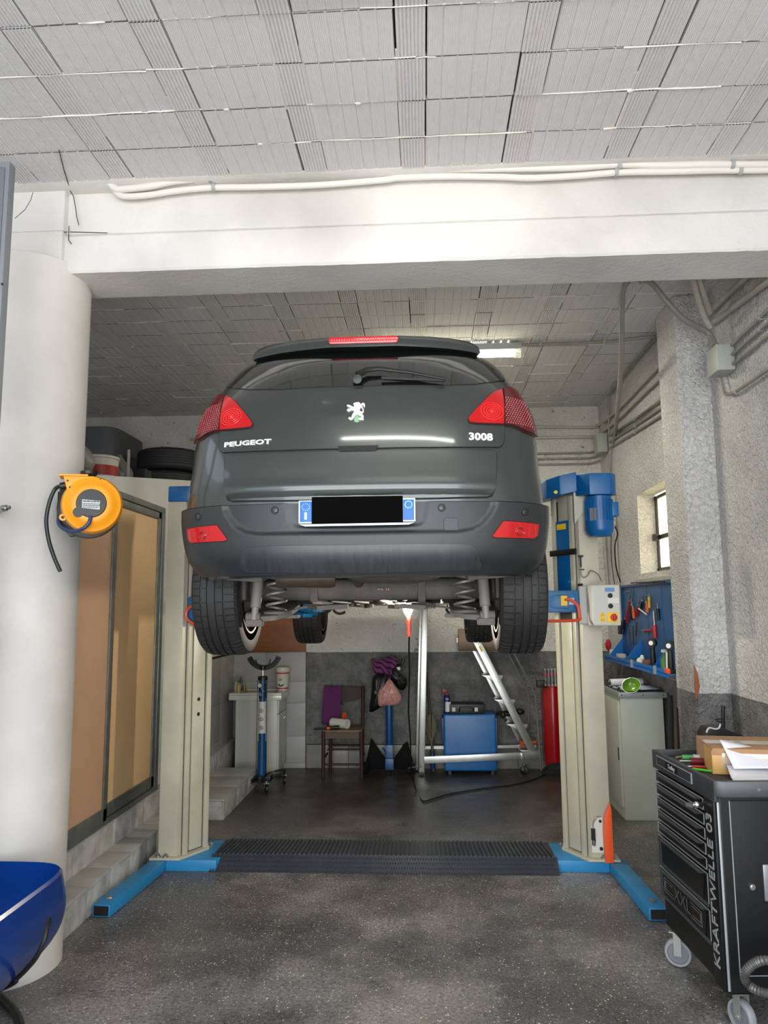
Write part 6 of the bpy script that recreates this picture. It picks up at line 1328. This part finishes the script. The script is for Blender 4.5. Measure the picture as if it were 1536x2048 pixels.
# planks behind the cabinet
for k, (x, m) in enumerate(((1.80, BLACK), (1.832, mat('old_wood', '7a6650', .7, var=(4, .4), stretch=(1, 1, .2))), (1.868, mat('dark_wood', '453527', .7, var=(4, .4), stretch=(1, 1, .2))))):
    tag(MB().bar((x-.01, 5.80+.02*k, 0), (x+.04, 5.86+.02*k, 1.02-.05*k), .028, .05, up=(0, 1, 0)).build('plank', m, bevel=.003), ('black board leaning between cabinet and pillar', 'light wooden batten leaning behind the pillar', 'dark wooden batten leaning beside the pillar')[k], 'plank')
# rust patch of bare brick on the pillar face
tag(MB().prism([P(1388, 1330, Y=5.155), P(1395, 1345, Y=5.155), P(1400, 1372, Y=5.155), P(1397, 1390, Y=5.155), P(1391, 1400, Y=5.155), P(1389, 1370, Y=5.155)], (0, .004, 0)).build('exposed_brick', mat('brick_orange', 'a8623c', .8, var=(12, .3)), kind='structure'), 'bare orange brick showing through plaster on the pillar', 'brick')
# ---- tool trolley
TBK = mat('trolley_black', '0b0c0f', .42, spec=.3); TGR = mat('trolley_grey', '3a3e42', .4, .3); TEDGE = mat('trolley_edge', 'a5a9ac', .35, .4); PRT = mat('trolley_print', '8f9294', .45)
tr = thing('tool_trolley', 'black tool trolley with many drawers at the right edge', 'tool trolley', (1.172, 3.215, 0), (0, 0, 3.6))
WX, DY = .72, .66
body = MB().box(0.006, WX, 0, DY, .165, .92).build('body', TBK, tr, bevel=.012, seg=3)
MB().box(-.005, WX+.01, -.012, DY+.012, .915, .957).build('tray_floor', mat('tray_mat', '1b1c1e', .6), tr)
rm = MB().box(-.014, .008, -.012, DY+.014, .90, .985).box(-.012, WX+.01, DY-.006, DY+.014, .92, .985).box(WX-.01, WX+.01, 0, DY, .92, .985).build('tray_rim', TGR, tr, bevel=.006)
MB().prism([(.0, -.022, .925), (.026, -.034, .925), (WX+.01, -.034, .925), (WX+.01, -.006, .925), (-.012, -.006, .925), (-.014, -.012, .925)], (0, 0, .062)).build('front_rim', mat('rim_grey', '43474b', .35, .3), tr, bevel=.006)
MB().cyl((.16, -.036, .955), (.16, -.030, .955), .007, 12).build('screw', CHROME, rm)
MB().box(-.0175, -.013, DY*.30, DY*.92, .925, .97).build('name_plate', TEDGE, rm); MB().box(-.0185, -.014, DY*.31, DY*.91, .929, .966).build('plate_face', TGR, rm); MB().box(-.0195, -.015, DY*.52, DY*.74, .931, .964).build('badge', TBK, rm)
text('lettering', 'Trolley', .028, mat('print_silver', 'b4b7b8', .4), rm, plane_m4((-.0205, DY*.63, .947), (0, -1, 0), (0, 0, 1)), .0006)
LE = .105   # width of the lettered edge strip
zs = [.895, .835, .775, .715, .655, .595, .45, .305]
for k in range(7):
    z1 = zs[k]-.006; z0 = zs[k+1]+.006
    d = MB().box(-.010, .004, LE, DY-.012, z0, z1).build('drawer', TBK, tr, bevel=.003)
    fr_ = MB().box(-.0125, -.009, LE, DY-.012, z1-.004, z1).box(-.0125, -.009, LE, DY-.012, z0, z0+.004).box(-.0125, -.009, LE, LE+.003, z0, z1).box(-.0125, -.009, DY-.015, DY-.012, z0, z1).build('edge_line', TEDGE, d)
    MB().prism([(-.0105, LE+.03, z1-.012), (-.026, LE+.05, z1-.016), (-.026, DY-.07, z1-.016), (-.0105, DY-.04, z1-.012)], (0, 0, .005)).build('pull_handle', TGR, d)
    if k > 4: 
        MB().prism([(-.013, LE+.05, z0+.012), (-.013, DY-.06, z0+.012), (-.013, DY-.045, z1-.02), (-.013, LE+.03, z1-.02)], (.003, 0, 0)).build('recess_panel', mat('recess_black', '08090a', .3), d)
        MB().box(-.015, -.0085, LE, DY-.012, z0-.002, z0+.012).build('silver_strip', mat('strip_steel', '5d686c', .3, .7), d)
        MB().box(-.0145, -.0085, DY-.04, DY-.014, z0+.01, z1-.004).build('silver_strip', mat('strip_steel', '5d686c', .3, .7), d)
    if k == 6:
        text('lettering', 'XXL', .085, mat('print_dull', '4a4c4e', .4), d, plane_m4((-.0165, (LE+DY)/2, (z0+z1)/2), (0, -1, 0), (0, 0, 1)), .0008, 1.1)
        for s in (-1, 1):
            for w_, q in ((.11, .030), (.085, .018)): yc = (LE+DY)/2+s*.15; MB().tube([(-.0155, yc+s*.0-s*w_/2, (z0+z1)/2+q), (-.0155, yc+s*w_/2, (z0+z1)/2+q), (-.0155, yc+s*w_/2, (z0+z1)/2-q), (-.0155, yc-s*w_/2, (z0+z1)/2-q)], .0015, 4).build('line_print', mat('print_dull', '4a4c4e', .4), d)
MB().box(-.012, .004, .006, LE-.008, .175, .90).build('edge_strip', TBK, tr, bevel=.004)
text('lettering', 'KRAFTWELLE 03', .072, PRT, tr, plane_m4((-.0135, LE*.5, .545), (0, 0, 1), (0, 1, 0)), .0012, 1.15)
MB().box(.0, .010, -.002, .004, .18, .91).build('edge_highlight', TEDGE, tr, bevel=.002)  # pale strip painting in the highlight along the near corner
dd = MB().box(.05, WX-.03, -.006, 0, .24, .905).build('side_door', TBK, tr, bevel=.003)
MB().box(.0475, .051, -.0068, -.002, .24, .905).box(.0475, WX-.03, -.0068, -.002, .238, .2415).build('door_edge', TEDGE, dd)
h = MB().box(.165, .225, -.014, -.004, .52, .66).build('handle', mat('handle_silver', '8d9092', .3, .5), dd, bevel=.005); MB().box(.186, .218, -.0165, -.008, .53, .65).build('grip_recess', TGR, h, bevel=.003)
MB().cyl((.118, -.014, .575), (.118, -.004, .575), .012, 16).cyl((.118, -.018, .575), (.118, -.012, .575), .006, 12).build('lock', CHROME, dd)
MB().cyl((-.010, .155-.08, .875), (-.05, .06, .875), .008, 10).ball((-.055, .06, .875), (.016, .012, .014), 10, 8).obox((-.075, .075, .870), (.02, .035, .014), (0, 0, 30)).build('key_in_lock', CHROME, tr)
GW = mat('castor_rubber', '8d8f92', .45); GH = mat('castor_hub', '6f747a', .4)
def big_caster(c, rot, brake=False, r=.062):
    c = V(c); R = Euler((0, 0, math.radians(rot))).to_matrix(); d = R @ V((1, 0, 0)); e = R @ V((0, 1, 0)); f = MB()
    for s in (-1, 1): f.bar(c+d*s*.024+V((0, 0, r+.03)), c+d*s*.024-V((0, 0, .01)), .003, .034, up=e)
    f.obox(c+V((0, 0, r+.034)), (.07, .07, .006), (0, 0, rot)).cyl(c-d*.03, c+d*.03, .008, 10)
    k = f.build('castor', mat('castor_steel', 'a5a9a4', .35, .6), tr)
    MB().lathe([(r-.014, -.017), (r-.004, -.017), (r, -.01), (r, .01), (r-.004, .017), (r-.014, .017)], c, d, 32, closed=True).build('tyre', GW, k)
    MB().lathe([(0, -.012), (r-.016, -.010), (r-.013, -.016), (r-.013, .016), (r-.016, .010), (0, .012)], c, d, 32).build('hub', GH, k)
    if brake: MB().obox(c+V((0, 0, r+.012))-e*.055-d*.02, (.04, .06, .006), (20, 0, rot)).build('brake_pedal', CHROME, k)
big_caster((.04, DY-.05, .062), 62, True); big_caster((.075, .06, .062), 20); big_caster((WX-.06, .06, .062), 10); big_caster((WX-.06, DY-.05, .062), 40)
def T(x, y, z): return tr.matrix_world @ V((x, y, z))
RT = Euler((0, 0, math.radians(3.6))).to_matrix(); T = lambda x, y, z: V((1.172, 3.215, 0)) + RT @ V((x, y, z))
ZT = .958
# things on the trolley
cbx_ = thing('cardboard_box', 'taped brown cardboard box lying tilted on the trolley', 'cardboard box', tuple(T(.37, .36, ZT)), (0, 0, -8))
CARD = mat('cardboard', 'ab845f', .75, var=(4, .25), bump=(30, .1, .002)); TAPE = mat('clear_tape', 'cdbba2', .12, coat=1, var=(7, .3))
MB().box(-.24, .24, -.17, .17, 0, .11).build('box', CARD, cbx_, bevel=.006); MB().box(-.242, .242, -.06, .03, .1115, .1125).box(-.2, .24, -.172, -.1705, .02, .09).build('tape', TAPE, cbx_); MB().box(-.243, -.2405, -.172, -.02, .0, .1).box(-.24, -.17, -.1715, -.1705, .0, .08).build('tape_end', mat('tape_yellow', 'c79a5a', .4), cbx_)
MB().prism([(-.05, -.1725, .018), (.22, -.1725, .03), (.22, -.1725, .012), (-.05, -.1725, .006)], (0, -.001, 0)).build('red_print', mat('print_red', 'b2452c', .6), cbx_)
b = MB(); o_ = T(.20, .09, ZT+.004)
def pap(u, v): x = .09+.42*u; y = .02+.20*v; fl = max(0, .45-u)*.0; z = ZT+.012+.035*(max(0, v-.45))**1*1.6*(1-u)+.004*math.sin(u*7); return T(x+.06*v*(1-u), y, z)
cloth('paper_sheet', 'creased white sheets of paper at the front of the trolley top', pap, mat('paper_white2', 'e4e4ea', .7), 16, 12, 'papers', .003)
def pap2(u, v): return T(.15+.34*u, .15+.12*v, ZT+.03+.10*v*(1-u*.75)+.01)
cloth('paper_sheet', 'white sheet leaning folded against the cardboard box', pap2, mat('paper_white2', 'e4e4ea', .7), 10, 10, 'papers', .002)
def loose(name, lab, cat_, x, y, ang, L1, L2, r1, r2, m1, m2, z=0):
    t = thing(name, lab, cat_, tuple(T(x, y, ZT)), (0, 0, 3.6+ang)); MB().cyl((0, 0, r2), (L1, 0, r2), r1, 12).build('shaft', m1, t); MB().cyl((L1, 0, r2), (L1+L2, 0, r2), r2, 14, r2*.85).build('grip', m2, t); return t
loose('screwdriver', 'screwdriver with red and black grip lying in the trolley tray', 'screwdriver', .03, .44, -6, .05, .13, .005, .016, CHROME, mat('grip_red', '6e1c20', .35))
loose('marker_pen', 'bright green pen lying in the trolley tray', 'pen', .025, .33, -38, .02, .085, .003, .006, mat('pen_green', '4fb81e', .4), mat('pen_green', '4fb81e', .4))
loose('green_tube', 'pale green and white tube beside the screwdriver in the tray', 'tube', .08, .53, -12, .05, .06, .012, .015, mat('tube_green', '4da35a', .4), TW)
loose('pencil', 'thin pale pencil at the back of the trolley tray', 'pencil', .07, .58, 25, .04, .04, .004, .005, mat('pencil_tan', 'b59a78', .5), TR)
loose('small_screwdriver', 'thin red screwdriver in front of the thick one', 'screwdriver', .02, .38, -14, .04, .06, .003, .006, CHROME, TR)
# corrugated hose at the lower right of the trolley
hp = [P(1600, 1925, Y=3.02), P(1536, 1920, Y=3.05), P(1510, 1926, Y=3.08), P(1492, 1942, Y=3.10), P(1490, 1958, Y=3.10), P(1500, 1972, Y=3.09), P(1520, 1983, Y=3.06), P(1560, 1990, Y=3.04), P(1640, 1992, Y=3.0)]
ctr = sm(hp, 10); m_ = MB(); rad = [.018 if i % 2 else .0135 for i in range(len(ctr))]
m_.tube(ctr, rad, 12); hs = thing('corrugated_hose', 'grey corrugated hose curling in front of the trolley at the bottom right', 'hose', tuple(hp[4])); m_.build('hose', mat('hose_grey', '5d5d5b', .35, .3), hs)
# black parts behind the trolley, against the right wall
sv = thing('floor_jack', 'black jack with upright handle standing behind the trolley', 'jack', (1.75, 4.45, 0))
MB().prism([(1.52, 4.35, 0), (1.98, 4.35, 0), (1.98, 4.6, 0), (1.52, 4.6, 0)], (0, 0, .80)).build('body', BLACK, sv, bevel=.02)
c0 = P(1425, 1470, Y=4.35); MB().prism([P(1412, 1470, Y=4.36), P(1418, 1457, Y=4.36), P(1430, 1457, Y=4.36), P(1445, 1455, Y=4.36), P(1495, 1475, Y=4.36), P(1500, 1500, Y=4.36), P(1412, 1500, Y=4.36)], (0, .14, 0)).build('hood', RBK, sv, bevel=.008)
MB().cyl(P(1446, 1458, Y=4.42), P(1446, 1411, Y=4.42), .011, 12).build('handle_tube', RBK, sv); MB().tube([P(1446, 1443, Y=4.41), P(1436, 1443, Y=4.41), P(1430, 1439, Y=4.41), P(1446, 1437, Y=4.41)], .004, 6).build('clip', RBK, sv)
MB().tube(sm([P(1413, 1465, Y=4.35), P(1418, 1456, Y=4.35), P(1430, 1458, Y=4.35), P(1438, 1456, Y=4.35), P(1441, 1448, Y=4.35)], 5), .005, 8).build('white_cord', TW, sv)
